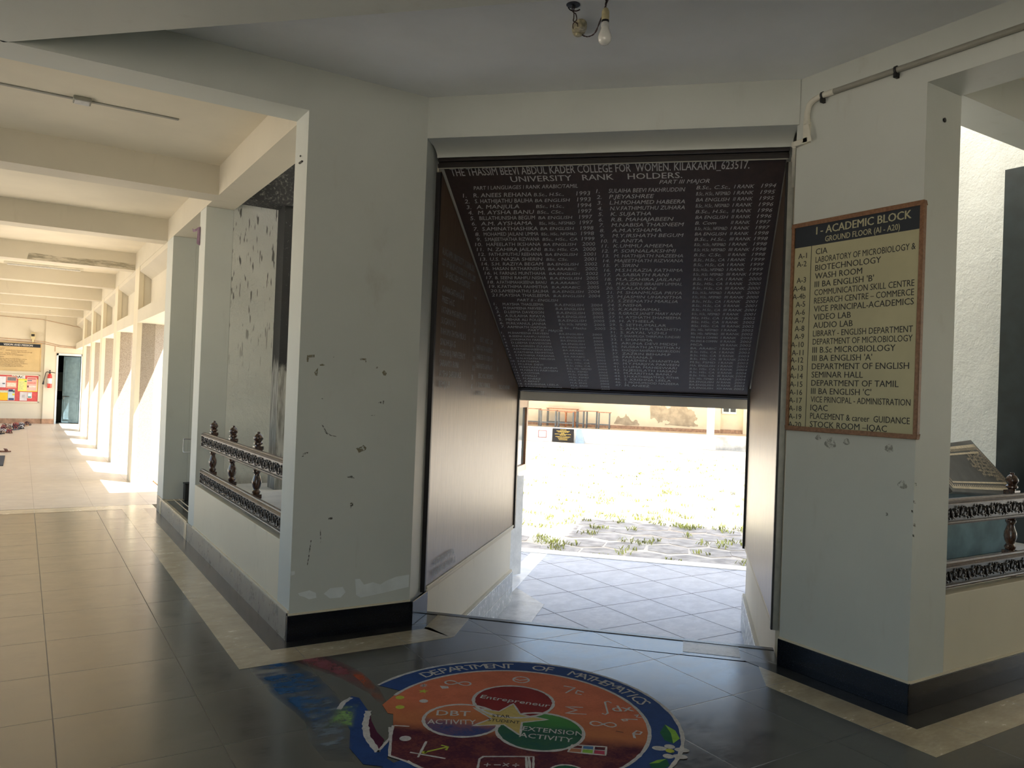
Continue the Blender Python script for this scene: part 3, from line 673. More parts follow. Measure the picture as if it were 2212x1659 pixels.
for i, (n, k) in enumerate(zip('KANAGATHARA.R|PREETHI.C|FATHIMA MAFAHIDHA.SY|SUGANYA.S|RAHUMATH SHAMILA.S|SINDHUJA.G|MEHARAJ PARVEEN.M|SARANYA RANI|AYSHA SABRINA.S|REMIJA.H'.split('|'), 'I II III IV V VI VII VIII IX X'.split())):
    z = 2.238 - .0752 * i; S(f'{n}', 5.258, z, .045, None, .62); S(k, 6.12 - .004 * i, z - .004, .042)
S('BSC  HSC  CA', 6.305, 1.955, .04, .43)
for i, (n, k) in enumerate((('1 HATHIJATH HABEEB.S.F', 'I'), ('2 HABEEBATH AYISHA.N', 'II'), ('3 RAHUMATH RAHIBA.A.K', 'III'))): S(n, 6.19, 1.882 - .075 * i, .042, .55); S(k, 6.935, 1.878 - .075 * i, .042)
S('BSC HSC NFSM&D', 6.295, 1.652, .04, .5); S('1  SURATH BANU.K', 6.25, 1.575, .04, .45); S('2  GOMATHI.P', 6.19, 1.507, .036, .31); S('1  BSC HSC NFSM&D', 6.98, 1.57, .036, .48)
S('SATHIYAPRIYA.', 5.30, .285, .05, .50); S('JASMINE BANU.A', 5.27, .215, .05, .56)
obj('lettering', L, m_dim_t, lb, fix=False)

# ================================================================ ROOM DIRECTORY
dt = thing('directory_sign', 'tall cream room directory with dark header in an orange wood frame', 'sign', (3.83, 2.65, 1.4))
f = MB(); f.box(3.822, 3.84, 2.262, 3.04, 1.405, 2.58); obj('panel', f, m_signp, dt)
f = MB()
for a in ((2.25, 3.05, 1.385, 1.41), (2.25, 3.05, 2.572, 2.595), (2.25, 2.272, 1.41, 2.572), (3.03, 3.05, 1.41, 2.572)): f.box(3.812, 3.84, *a)
obj('frame', f, m_signf, dt, .003)
f = MB(); f.box(3.8205, 3.822, 2.272, 3.03, 2.452, 2.572); obj('header_band', f, m_navy, dt)
L = MB(); Uy = Vector((0, -1, 0)); xs = 3.8198
text(L, 'I - ACADEMIC BLOCK', (xs, 2.885, 2.513), Uy, Zv, .043, .565, 0, .03); text(L, 'GROUND FLOOR (AI - A20)', (xs, 2.825, 2.464), Uy, Zv, .031, .445, 0, .02)
obj('header_lettering', L, m_signp, dt, fix=False)
L = MB(); rows = [('A-1', 'CIA'), ('A-2', 'LABORATORY OF MICROBIOLOGY &'), ('', 'BIOTECHNOLOGY'), ('A-3', 'WASH ROOM'), ('A-4a', "III BA ENGLISH 'B'"), ('A-4b', 'COMMUNICATION SKILL CENTRE'), ('A-5', 'RESEARCH CENTRE – COMMERCE'), ('A-6', 'VICE PRINCIPAL-ACADEMICS'), ('A-7', 'VIDEO LAB'), ('A-8', 'AUDIO LAB'), ('A-9', 'LIBRARY - ENGLISH DEPARTMENT'), ('A-10', 'DEPARTMENT OF MICROBIOLOGY'), ('A-11', 'III B.Sc MICROBIOLOGY'), ('A-12', "III BA ENGLISH 'A'"), ('A-13', 'DEPARTMENT OF ENGLISH'), ('A-14', 'SEMINAR HALL'), ('A-15', 'DEPARTMENT OF TAMIL'), ('A-16', "III BA ENGLISH 'C'"), ('A-17', 'VICE PRINCIPAL - ADMINISTRATION'), ('A-18', 'IQAC'), ('A-19', 'PLACEMENT & career  GUIDANCE'), ('A-20', 'STOCK ROOM –IQAC')]
for i, (a, b) in enumerate(rows):
    z = 2.398 - .0469 * i
    text(L, b, (3.8212, 2.885, z), Uy, Zv, .033, None, 0, .014, maxw=.592)
    if a: text(L, a, (3.8212, 2.945, z - .012 + (.004 if i > 12 else 0)), Uy, Zv, .031, None, 0, .014, align='R')
obj('lettering', L, m_black_t, dt, fix=False)
f = MB(); f.box(3.8208, 3.822, 2.914, 2.917, 1.41, 2.452); obj('divider_line', f, m_black_t, dt)

# ================================================================ CHALK DRAWING ON THE FLOOR
RC = Vector((2.03, 3.12, 0)); th = math.radians(7)
Rx = (W(0, 1) * math.cos(th) + W(1, 0) * math.sin(th)).normalized(); Ry = (W(1, 0) * math.cos(th) - W(0, 1) * math.sin(th)).normalized()
rg = thing('floor_drawing', 'round chalk drawing of the mathematics department on the dark hall floor', 'drawing', (2.03, 3.12, 0))
def Q(x, y, k): return RC + Rx * x + Ry * y + Vector((0, 0, .0012 + k * .0005))
def chalk(name, stops, scale=9, rough=.85, amt=.35):
    """stops: [(y, colour)...] blended along the drawing's own up axis; pigment grain on top."""
    t = NT(name); n = t.noise(scale, t.scale(1, 1, 1), 6, .65); n2 = t.noise(70, det=3)
    dp = t.n('ShaderNodeVectorMath'); dp.operation = 'DOT_PRODUCT'; sub = t.n('ShaderNodeVectorMath'); sub.operation = 'SUBTRACT'
    t.l(t.co, sub.inputs[0]); sub.inputs[1].default_value = RC; t.l(sub.outputs[0], dp.inputs[0]); dp.inputs[1].default_value = Ry
    y = t.math('ADD', dp.outputs['Value'], t.math('MULTIPLY', t.math('SUBTRACT', n, .5), .10))
    c = stops[0][1]
    for (y0, c0), (y1, c1) in zip(stops, stops[1:]): c = t.mix(t.mapr(y, y0, y1), c, c1)
    c = t.mix(t.math('MULTIPLY', t.mapr(t.math('ADD', t.math('MULTIPLY', n, .7), t.math('MULTIPLY', n2, .3)), .40, .62), amt), c, (.10, .08, .07) if False else tuple(x * .55 for x in stops[-1][1]))
    t.set('Base Color', c); t.set('Roughness', rough); t.set('Specular IOR Level', .2); return t.m
mc_blue = chalk('blue_chalk', [(-1, (.020, .060, .21)), (1, (.022, .065, .23))])
mc_disc = chalk('orange_to_maroon_chalk', [(-.24, (.060, .006, .024)), (-.10, (.50, .17, .065)), (.2, (.62, .17, .085))], 7)
mc_maroon = chalk('maroon_chalk', [(-1, (.065, .004, .030)), (1, (.065, .004, .030))])
mc_red = chalk('red_chalk', [(-1, (.24, .016, .018)), (1, (.24, .016, .018))])
mc_dbt = chalk('orange_to_blue_chalk', [(-.16, (.035, .055, .18)), (-.03, (.52, .18, .06)), (.1, (.60, .19, .09))])
mc_ext = chalk('green_to_teal_chalk', [(-.11, (.014, .085, .065)), (-.02, (.045, .22, .05)), (.1, (.08, .28, .06))])
mc_star = chalk('pale_yellow_chalk', [(-1, (.55, .42, .14)), (1, (.55, .42, .14))])
mc_white = chalk('white_chalk', [(-1, (.58, .57, .56)), (1, (.58, .57, .56))], 40, amt=.5)
mc_yel = chalk('yellow_green_chalk', [(-1, (.50, .55, .07)), (1, (.50, .55, .07))], 20)
mc_gl = chalk('light_green_chalk', [(-1, (.25, .50, .07)), (1, (.25, .50, .07))], 20)
mc_gd = chalk('dark_green_chalk', [(-1, (.012, .12, .055)), (1, (.012, .12, .055))], 20)
mc_blk = mat('black_chalk', (.01, .01, .01), .9, 0)
def loc(pts, k): return [Q(x, y, k) for x, y in pts]
def circ(cx, cy_, r, n=72, a0=0, a1=360): return [(cx + r * math.cos(math.radians(a0 + (a1 - a0) * i / n)), cy_ + r * math.sin(math.radians(a0 + (a1 - a0) * i / n))) for i in range(n + (a1 - a0 != 360))]
q4 = random.Random(11)
def stroke(mb, pts, w_, k, closed=False, jit=.12):
    P = [Vector(p) for p in pts]
    if closed: P.append(P[0].copy())
    den = []
    for a, b in zip(P, P[1:]):
        n = max(1, int((b - a).length / .02)); den += [a.lerp(b, i / n) for i in range(n)]
    den.append(P[-1]); Lf, Rt = [], []
    for i, p in enumerate(den):
        t = den[min(i + 1, len(den) - 1)] - den[max(0, i - 1)]
        if closed and i in (0, len(den) - 1): t = den[1] - den[-2]
        if t.length < 1e-9: t = Vector((1, 0))
        n = Vector((-t.y, t.x)).normalized() * w_ / 2 * (1 + q4.uniform(-jit, jit) * 2); Lf.append(p + n); Rt.append(p - n)
    m = len(den); vs = loc([tuple(v) for v in Lf], k) + loc([tuple(v) for v in Rt], k)
    mb.add(vs, [(i, i + 1, m + i + 1, m + i) for i in range(m - 1)])
def fill(mb, pts, k): mb.face(loc(pts, k))
LB = [(-.395, -.505), (-.474, -.47), (-.486, -.42), (-.516, -.283), (-.534, -.18), (-.566, -.055), (-.594, -.05), (-.645, .04)]
f = MB(); n = 90
a0, a1 = -130, 159
oa = circ(0, 0, .785, n, a0, a1); ia = circ(0, 0, .635, n, a0, a1)
vs = loc(oa, 0) + loc(ia, 0); f.add(vs, [(i, i + 1, n + 1 + i + 1, n + 1 + i) for i in range(n)])
obj('outer_ring', f, mc_blue, rg, fix=False)
f = MB(); fill(f, circ(0, 0, .64, 100, -128, 170) + LB[::-1], 0.6); obj('disc', f, mc_disc, rg, fix=False)
def patch(name, pts, m, k): f = MB(); fill(f, pts, k); return obj(name, f, m, rg, fix=False)
patch('red_circle', circ(-.02, .21, .195), mc_red, 2)
patch('blue_circle', circ(-.235, -.06, .175), mc_dbt, 1.4)
patch('green_circle', circ(.135, -.11, .197), mc_ext, 1.6)
star = []
tips = [(-.017, .177), (.164, .020), (.05, -.175), (-.177, -.115), (-.203, .088)]; inn = [(.03, .055), (.045, -.035), (-.035, -.075), (-.10, -.02), (-.075, .07)]
for a, b in zip(tips, inn): star += [a, b]
patch('star', star, mc_star, 3)
f = MB()
stroke(f, circ(0, 0, .785, 120, a0, a1), .018, 1.0); stroke(f, circ(0, 0, .637, 120, -128, 165), .016, 1.2)
stroke(f, circ(-.02, .21, .2), .016, 3.4, True); stroke(f, circ(-.235, -.06, .18), .016, 2.6, True); stroke(f, circ(.135, -.11, .2), .016, 2.8, True); stroke(f, star, .010, 3.6, True)
stroke(f, [(-.832, -.054), (-.836, .031), (-.817, .094)], .022, 1.4)
stroke(f, [(-.69, -.044), (-.662, -.189), (-.618, -.312), (-.531, -.447)], .03, 2.2); stroke(f, [(-.531, -.447), (-.515, -.30), (-.545, -.20)], .012, 2.2); stroke(f, LB[:5], .012, 2.0)
def inf(cx, cy_, w_, h): return [(cx + w_ * math.cos(t) / (1 + .35 * math.sin(t) ** 2), cy_ + h * math.sin(2 * t)) for t in [i * math.pi / 18 for i in range(36)]]
stroke(f, inf(-.333, .392, .068, .026), .010, 2, True); stroke(f, inf(.424, .022, .06, .024), .009, 2, True)
stroke(f, circ(-.009, .508, .042), .010, 2, True); stroke(f, [(-.045, .515), (-.015, .497), (.028, .522)], .008, 2)
for p in ([[.222, .465], [.282, .453], [.235, .37]], [[.329, .399], [.295, .418], [.287, .374], [.318, .363]], [[.327, .2], [.241, .193], [.298, .162], [.244, .114], [.345, .121]], [[.468, .285], [.452, .303], [.436, .29], [.448, .155], [.436, .135], [.42, .146]], [[.589, .107], [.534, .101], [.513, .092], [.521, .078], [.540, .085], [.534, .101]], [[.577, .153], [.596, .168], [.585, .134], [.611, .134]], [[.565, -.102], [.56, -.053], [.578, -.021], [.601, -.031], [.590, -.057], [.564, -.057]], [[-.397, -.424], [-.239, -.452]], [[-.354, -.462], [-.351, -.31]], [[-.528, -.179], [-.459, -.175]], [[-.089, -.60], [-.098, -.429], [-.085, -.405], [.062, -.377], [.125, -.367], [.14, -.60]], [[.093, -.372], [.105, -.467], [.10, -.6]], [[.105, -.372], [.118, -.467], [.115, -.6]]): stroke(f, p, .010, 2)
for k in range(4): stroke(f, [(-.502 + .02 * math.cos(k * math.pi / 4), .322 + .024 * math.sin(k * math.pi / 4)), (-.502 - .02 * math.cos(k * math.pi / 4), .322 - .024 * math.sin(k * math.pi / 4))], .005, 2)
fill(f, [[-.42, .335], [-.376, .338], [-.367, .311], [-.399, .298]], 2); fill(f, circ(-.448, -.299, .026, 16), 2); fill(f, circ(-.458, .123, .022, 16), 2)
for cx, cy_ in ((-.059, -.474), (-.018, -.467), (.017, -.46), (.058, -.456)): stroke(f, [(cx - .014, cy_ - .002), (cx + .014, cy_ + .002)] if cx != .017 else [(cx - .012, cy_ - .014), (cx + .012, cy_ + .014)], .006, 2)
stroke(f, [(-.059, -.49), (-.059, -.458)], .006, 2); stroke(f, [(.005, -.446), (.029, -.474)], .006, 2); fill(f, circ(.058, -.444, .004, 8), 2); fill(f, circ(.058, -.468, .004, 8), 2)
stroke(f, [[.285, -.223], [.435, -.216], [.43, -.297], [.269, -.294]], .010, 2.6, True); stroke(f, [(.277, -.256), (.432, -.254)], .006, 2.6)
for u in (.335, .385): stroke(f, [(u - .003, -.220), (u - .008, -.296)], .006, 2.6)
stroke(f, circ(.272, -.49, .075), .010, 2.4, True)
t5 = [(.715, -.159), (.668, -.185), (.700, -.255), (.751, -.249), (.766, -.183)]
for x, y in t5: fill(f, [(x + .030 * math.cos(a) * (1.1 if abs(x - .717) > .03 else .8), y + .022 * math.sin(a)) for a in [i * math.pi / 8 for i in range(16)]], 2.0 + .1 * x)
U3 = lambda v: (Rx * v[0] + Ry * v[1])
def RT(mb, s, x, y, h, width=None, rot=0, k=4.0, bold=.012, align='L', shear=0):
    c_, s_ = math.cos(rot), math.sin(rot); text(mb, s, Q(x, y, k), U3((c_, s_)), U3((-s_, c_)), h, width, shear, bold, None, align)
def arc_word(s, a_start, a_end, r=.672, h=.072):
    for i, ch in enumerate(s):
        a = math.radians(a_start + (a_end - a_start) * i / (len(s) - 1)); RT(f, ch, r * math.cos(a), r * math.sin(a), h, None, a - math.pi / 2, 2.4, .004, 'C')
arc_word('DEPARTMENT', 137, 98); arc_word('OF', 84, 79); arc_word('MATHEMATICS', 67, 27)
RT(f, 'DBT', -.363, -.034, .058, .16, .12); RT(f, 'ACTIVITY', -.385, -.135, .05, .225, .16)
RT(f, 'EXTENSION', .055, -.120, .045, .275, -.03); RT(f, 'ACTIVITY', .045, -.19, .045, .24, -.05)
RT(f, 'Entrepreneur', -.19, .215, .042, .355, -.14); RT(f, 'dx', .476, .176, .07, .105, .25)
obj('white_lines', f, mc_white, rg, fix=False)
f = MB(); RT(f, 'STAR', -.10, -.003, .03, .085, .1, bold=.004); RT(f, 'STUDENT', -.115, -.05, .03, .15, -.02, bold=.004); obj('black_writing', f, mc_blk, rg, fix=False); f = MB(); stroke(f, [[.482, -.044], [.516, -.052]], .005, 2); obj('black_dash', f, mc_blk, rg, fix=False)
for nm, p, k in (('yellow_dot', circ(-.583, .143, .022, 16), 2), ('yellow_dot', circ(-.554, .028, .022, 16), 2), ('yellow_dot', circ(-.18, -.58, .014, 8), 2), ('flower_center', circ(.712, -.202, .02, 12), 3.2), ('yellow_star', [(-.487 + (.03 if i % 2 == 0 else .012) * math.sin(i * math.pi / 5), .246 + (.03 if i % 2 == 0 else .012) * math.cos(i * math.pi / 5)) for i in range(10)], 2)): patch(nm, p, mc_yel, k)
f = MB(); stroke(f, [[-.338, -.413], [-.25, -.345]], .010, 2); stroke(f, [[-.28, -.334], [-.247, -.344], [-.252, -.376]], .010, 2); fill(f, circ(-.338, -.413, .012, 10), 2); obj('yellow_arrow', f, mc_yel, rg, fix=False)
f = MB(); fill(f, [[.715, .074], [.684, -.019], [.699, -.1], [.734, -.124], [.734, -.019]], 2); fill(f, [[.612, -.34], [.648, -.301], [.69, -.281], [.698, -.34], [.671, -.372], [.62, -.375]], 2); fill(f, circ(.272, -.49, .072, 30), 1.5); obj('dark_leaves', f, mc_gd, rg, fix=False)
f = MB(); fill(f, [[.715, .074], [.734, -.019], [.734, -.124], [.769, -.068], [.758, .014]], 2.2); fill(f, [[.612, -.34], [.648, -.301], [.69, -.281], [.655, -.325]], 2.4); fill(f, [(.332, -.259), (.381, -.257), (.378, -.291), (.328, -.291)], 2.2); obj('light_leaves', f, mc_gl, rg, fix=False)
for nm, m, p in (('blue_cell', mat('cell_blue_chalk', (.05, .16, .36), .9), [(.335, -.221), (.386, -.219), (.383, -.254), (.332, -.255)]), ('orange_cell', mat('cell_orange_chalk', (.45, .16, .07), .9), [(.278, -.259), (.330, -.258), (.326, -.292), (.270, -.291)]), ('crimson_cell', mat('cell_crimson_chalk', (.42, .03, .08), .9), [(.386, -.256), (.432, -.256), (.429, -.292), (.381, -.292)])): patch(nm, p, m, 2.2)
# swept and smudged left side
def smear(name, col, sc_, lo, hi, seed, stretch=(1, 1, 1)):
    t = NT(name); mp = t.n('ShaderNodeMapping'); mp.inputs['Location'].default_value = (seed, seed * 1.7, 0); mp.inputs['Rotation'].default_value = (0, 0, .9); mp.inputs['Scale'].default_value = stretch; t.l(t.co, mp.inputs[0])
    n = t.noise(sc_, mp.outputs[0], 8, .7); n2 = t.noise(60, det=3)
    at = t.n('ShaderNodeAttribute'); at.attribute_name = 'edge'
    a = t.math('MULTIPLY', t.mapr(t.math('ADD', n, t.math('MULTIPLY', t.math('SUBTRACT', n2, .5), .12)), lo, hi), at.outputs['Fac'])
    t.set('Base Color', col); t.set('Roughness', .9); t.set('Alpha', a); t.set('Specular IOR Level', .1); return t.m
def soft_patch(name, pts, m, k, inner=.45):
    P = [Vector(p) for p in pts]; c = sum(P, Vector((0, 0))) / len(P); n = len(P)
    D2 = []
    for i in range(n):
        for j in range(3): D2.append(P[i].lerp(P[(i + 1) % n], j / 3))
    n = len(D2); f = MB(); vs = loc([tuple(p) for p in D2], k) + loc([tuple(p.lerp(c, inner)) for p in D2], k) + loc([tuple(c)], k)
    f.add(vs, [(i, (i + 1) % n, n + (i + 1) % n, n + i) for i in range(n)] + [(n + i, n + (i + 1) % n, 2 * n) for i in range(n)])
    o = obj(name, f, m, rg, fix=False); at = o.data.attributes.new('edge', 'FLOAT', 'POINT')
    for i in range(2 * n + 1): at.data[i].value = 0.0 if i < n else 1.0
    return o
patch('blue_patch', [[-.84, -.043], [-.823, .113], [-.78, .102], [-.69, -.044], [-.662, -.189], [-.618, -.312], [-.531, -.447], [-.50, -.30], [-.478, -.494], [-.427, -.54], [-.436, -.567], [-.56, -.56], [-.66, -.43], [-.71, -.261], [-.79, -.131]], chalk('strong_blue_chalk', [(-1, (.012, .050, .20)), (1, (.016, .060, .24))], 6, amt=.6), .4)
patch('maroon_sliver', [[-.69, -.044], [-.662, -.189], [-.618, -.312], [-.531, -.447], [-.535, -.327], [-.588, -.258], [-.645, -.148], [-.665, -.09]], mc_maroon, 1.0)
soft_patch('blue_smear', [[-1.463, .354], [-1.503, .667], [-1.258, .483], [-1.074, .342], [-.80, -.02], [-.76, -.28], [-.84, -.327], [-1.019, -.128], [-1.21, .054]], smear('blue_smear', (.03, .10, .24), 4.5, .36, .60, 1.3, (1, 2.4, 1)), .3, .35)
soft_patch('grey_smear', [[-1.2, .25], [-1.0, .25], [-.80, -.02], [-.70, -.28], [-.60, -.55], [-.72, -.56], [-.85, -.40], [-.98, -.12]], smear('grey_smear', (.16, .20, .24), 5, .36, .66, 5.1, (1, 3, 1)), .5, .4)
soft_patch('pink_smear', [[-1.494, .669], [-1.30, .83], [-1.15, .66], [-.92, .50], [-.74, .27], [-.74, .16], [-.948, .33], [-1.2, .48]], smear('pink_smear', (.22, .075, .085), 3.5, .30, .62, 2.2), .35, .5)
soft_patch('orange_smear', [[-1.0, .50], [-.88, .46], [-.72, .25], [-.60, .02], [-.68, .07], [-.84, .31]], smear('orange_smear', (.42, .10, .05), 5, .35, .66, 8.2), .45, .5)
soft_patch('green_smear', [[-.83, -.28], [-.85, -.02], [-.76, .06], [-.74, -.05], [-.70, -.24], [-.78, -.23]], smear('green_smear', (.25, .42, .16), 9, .38, .62, 3.2), .8, .45)

# ================================================================ CARVED RAILINGS
def scroll(mb, o, u, v, n, L_, h):
    """running scroll of vines, half raised from the face"""
    cell = h * 1.0; k = int(round(L_ / cell)); cell = L_ / k; R_ = h * .40
    for i in range(k):
        s = 1 if i % 2 == 0 else -1; cx = (i + .5) * cell; path, rad = [], []
        for j in range(19):
            t = j / 18; a = math.pi * (1.15 - 2.7 * t); r = R_ * (1 - .78 * t)
            path.append(o + u * (cx + r * math.cos(a)) + v * (s * r * math.sin(a)) + n * (.004 + .006 * t)); rad.append(h * (.050 - .018 * t))
        mb.tube(path, rad, 5)
        e = path[-1]; mb.ball(e + n * .003, h * .085, h * .085, h * .085, 6, 4)
        for a, r, b in ((.4, .42, .10), (2.3, .46, .09), (-1.0, .40, .085), (3.6, .30, .07)):
            c = o + u * (cx + r * h * math.cos(a)) + v * (s * r * h * .9 * math.sin(a)) + n * .004
            q = [c - (u * math.cos(a) + v * s * math.sin(a)) * h * b * 1.3, c + (u * math.cos(a + 1.2) + v * s * math.sin(a + 1.2)) * h * b + n * .006, c + (u * math.cos(a) + v * s * math.sin(a)) * h * b * 1.5 + n * .002]
            mb.tube(q, [h * .02, h * .06, h * .01], 5)
def railing(label, p0, u, n, L_, posts):
    """p0: rail start on the face plane, z = 0; u along; n towards the viewer."""
    p0 = Vector(p0); u = Vector(u); n = Vector(n); z = Vector((0, 0, 1))
    r = thing('carved_railing', label, 'railing', p0 + u * L_ / 2 + z * ZP)
    for zc, nm in ((.985, 'upper_rail'), (.645, 'lower_rail')):
        h = .094; f = MB(); c = p0 + u * L_ / 2 - n * .015 + z * zc
        f.obox(c, u, n, z, L_ / 2, .013, h / 2)
        o = obj(nm, f, m_carve, r)
        f = MB()
        f.sweep([(-.040, 0), (.016, 0), (.016, .006), (.010, .010), (.012, .016), (.002, .022), (-.002, .030), (-.022, .030), (-.026, .022), (-.036, .016), (-.034, .010), (-.040, .006)], p0 + z * (zc + h / 2 - .001), u, n, z, L_)
        f.sweep([(-.036, 0), (.012, 0), (.015, -.006), (.012, -.014), (.0, -.018), (-.024, -.018), (-.036, -.012)], p0 + z * (zc - h / 2 + .001), u, n, z, L_)
        f.obox(p0 + u * .004 - n * .01 + z * zc, u, n, z, .006, .02, h / 2)
        obj('moulding', f, m_railtop, o)
        f = MB(); scroll(f, p0 - n * .002 + z * zc, u, z, n, L_, h); obj('carving', f, m_carve, o, fix=False)
    for s in posts:
        c = p0 + u * s - n * .055; f = MB()
        for z0, z1, w_ in ((ZP, .61, .026), (.69, .72, .032), (.60, .70, .027), (.925, .945, .031), (.94, 1.055, .027), (1.05, 1.075, .032)): f.obox(c + z * (z0 + z1) / 2, u, n, z, w_, w_, (z1 - z0) / 2)
        f.lathe(c, [(.030, .715), (.024, .722), (.030, .732), (.031, .742), (.024, .750), (.021, .758), (.029, .775), (.035, .800), (.033, .825), (.024, .85), (.019, .868), (.022, .878), (.029, .886), (.029, .896), (.021, .904), (.027, .914), (.030, .926)], 16)
        f.lathe(c, [(.024, 1.07), (.020, 1.082), (.032, 1.090), (.032, 1.100), (.022, 1.108), (.026, 1.114), (.035, 1.128), (.034, 1.142), (.022, 1.160), (.011, 1.168), (.012, 1.178), (.001, 1.182)], 16)
        obj('post', f, m_teak, r)
    return r
railing('carved wooden railing on the low wall beside the long corridor', (1.445, 7.70, 0), (0, -1, 0), (-1, 0, 0), 2.76, (.23, 1.0, 1.80, 2.6))
railing('carved wooden railing at the right edge, in front of the black tablet', (4.17, 2.315, 0), (1, 0, 0), (0, -1, 0), 2.7, (.06, .855, 1.65, 2.45))

# ================================================================ INSCRIBED TABLETS
def tablet(nm, lab, A, B, Dp, nrm, txt, TL=None):
    A, B, Dp = Vector(A), Vector(B), Vector(Dp); TL = Vector(TL) if TL else A + (Dp - B); nrm = Vector(nrm).normalized()
    t = thing('inscribed_tablet', lab, 'tablet', (A + Dp) / 2)
    n = (B - A).cross(TL - A).normalized()
    if n.z < 0: n = -n
    f = MB(); f.slab([TL, A, B, Dp], -n * .03); obj('slab', f, m_slate, t, .004)
    def P(x, y, o=.0015): return Dp + (B - Dp) * x * (1 - y) + (TL - Dp) * y * (1 - x) + (A - Dp) * x * y + n * o      # x along the lines, y up
    ex, ey = (B - Dp).length, (TL - Dp).length
    f = MB()
    def frame(ix, iy, wx):
        for (a, b, c_, d_) in ((ix, 1 - ix, iy, iy + wx / ey), (ix, 1 - ix, 1 - iy - wx / ey, 1 - iy), (ix, ix + wx / ex, iy, 1 - iy), (1 - ix - wx / ex, 1 - ix, iy, 1 - iy)): f.face([P(a, c_), P(b, c_), P(b, d_), P(a, d_)])
    frame(.030, .075, .016); frame(.085, .20, .011)
    nx, ny = 34, 12
    for i in range(nx):
        for y in (.145, .855): x = .06 + .88 * i / (nx - 1); f.face([P(x - .008, y - .03), P(x + .004, y - .02), P(x + .010, y + .03), P(x - .003, y + .015)])
    for i in range(ny * 2):
        for x in (.058, .942): y = .14 + .72 * i / (ny * 2 - 1); f.face([P(x - .009, y - .008), P(x + .008, y - .012), P(x + .009, y + .006), P(x - .003, y + .012)])
    obj('border', f, m_goldl, t, fix=False)
    if txt:
        L = MB(); u = (B - Dp).normalized(); v = (TL - Dp).normalized()
        for i, s in enumerate(txt):
            L0 = P(.89, .735 - .066 * i, .0018); text(L, s, L0, u, v, .030, None, 0, .010, align='R', maxw=ex * .78)
        obj('script', L, m_goldl, t, fix=False)
    return t
# contextual Arabic letter forms, laid out right to left
FORMS = {'ا': 'ﺍﺎ', 'أ': 'ﺃﺄ', 'إ': 'ﺇﺈ', 'ة': 'ﺓﺔ', 'د': 'ﺩﺪ', 'ذ': 'ﺫﺬ', 'ر': 'ﺭﺮ', 'و': 'ﻭﻮ', 'ب': 'ﺏﺐﺑﺒ', 'ت': 'ﺕﺖﺗﺘ', 'ث': 'ﺙﺚﺛﺜ', 'ج': 'ﺝﺞﺟﺠ', 'ح': 'ﺡﺢﺣﺤ', 'خ': 'ﺥﺦﺧﺨ', 'س': 'ﺱﺲﺳﺴ', 'ش': 'ﺵﺶﺷﺸ', 'ص': 'ﺹﺺﺻﺼ', 'ض': 'ﺽﺾﺿﻀ', 'ط': 'ﻁﻂﻃﻄ', 'ظ': 'ﻅﻆﻇﻈ', 'ع': 'ﻉﻊﻋﻌ', 'غ': 'ﻍﻎﻏﻐ', 'ف': 'ﻑﻒﻓﻔ', 'ق': 'ﻕﻖﻗﻘ', 'ك': 'ﻙﻚﻛﻜ', 'ل': 'ﻝﻞﻟﻠ', 'م': 'ﻡﻢﻣﻤ', 'ن': 'ﻥﻦﻧﻨ', 'ه': 'ﻩﻪﻫﻬ', 'ي': 'ﻱﻲﻳﻴ', 'آ': 'ﺁﺂ'}
def arab(s):
    out = []; prev = False
    for i, ch in enumerate(s):
        F = FORMS.get(ch)
        if not F: out.append(ch); prev = False; continue
        nxt = i + 1 < len(s) and s[i + 1] in FORMS
        if len(F) == 2: out.append(F[1] if prev else F[0]); prev = False
        else: out.append(F[3] if prev and nxt else F[2] if nxt else F[1] if prev else F[0]); prev = True
    return ''.join(out[::-1])
FAT = [arab(s) for s in ('سورة الفاتحة', 'بسم الله الرحمن الرحيم', 'الحمد لله رب العالمين الرحمن', 'الرحيم مالك يوم الدين إياك', 'نعبد وإياك نستعين اهدنا الصراط', 'المستقيم صراط الذين أنعمت', 'عليهم غير المغضوب عليهم', 'ولا الضالين', 'آمين')]
nT = (.25, -.80, .55)
tablet('t', 'tilted dark tablet with gold Arabic script and border, behind the right railing', (6.0, 3.125, 1.32), (6.501, 2.994, .905), (4.70, 2.542, 1.056), nT, FAT, (4.56, 2.675, 1.312))
f = MB(); f.hexa([(4.98, 2.80, ZP), (5.90, 2.80, ZP), (5.90, 3.04, ZP), (4.98, 3.04, ZP), (4.98, 2.80, 1.17), (5.90, 2.80, .845), (5.90, 3.04, 1.17), (4.98, 3.04, 1.17)])
tag(obj('tablet_pedestal', f, m_bluegrey, None, .004), 'blue grey painted pedestal under the Arabic tablet', 'pedestal')
tablet('t', 'dark tablet edge showing behind the left railing beside the peeling column', (2.36, 6.30, 1.27), (1.985, 7.02, .875), (1.80, 6.0, .95), nT, None)
f = MB(); f.box(1.95, 2.3, 5.6, 6.2, ZP, .86)
tag(obj('tablet_pedestal', f, m_bluegrey, None, .004), 'pedestal of the tablet in the left alcove, hidden by the pillar', 'pedestal')

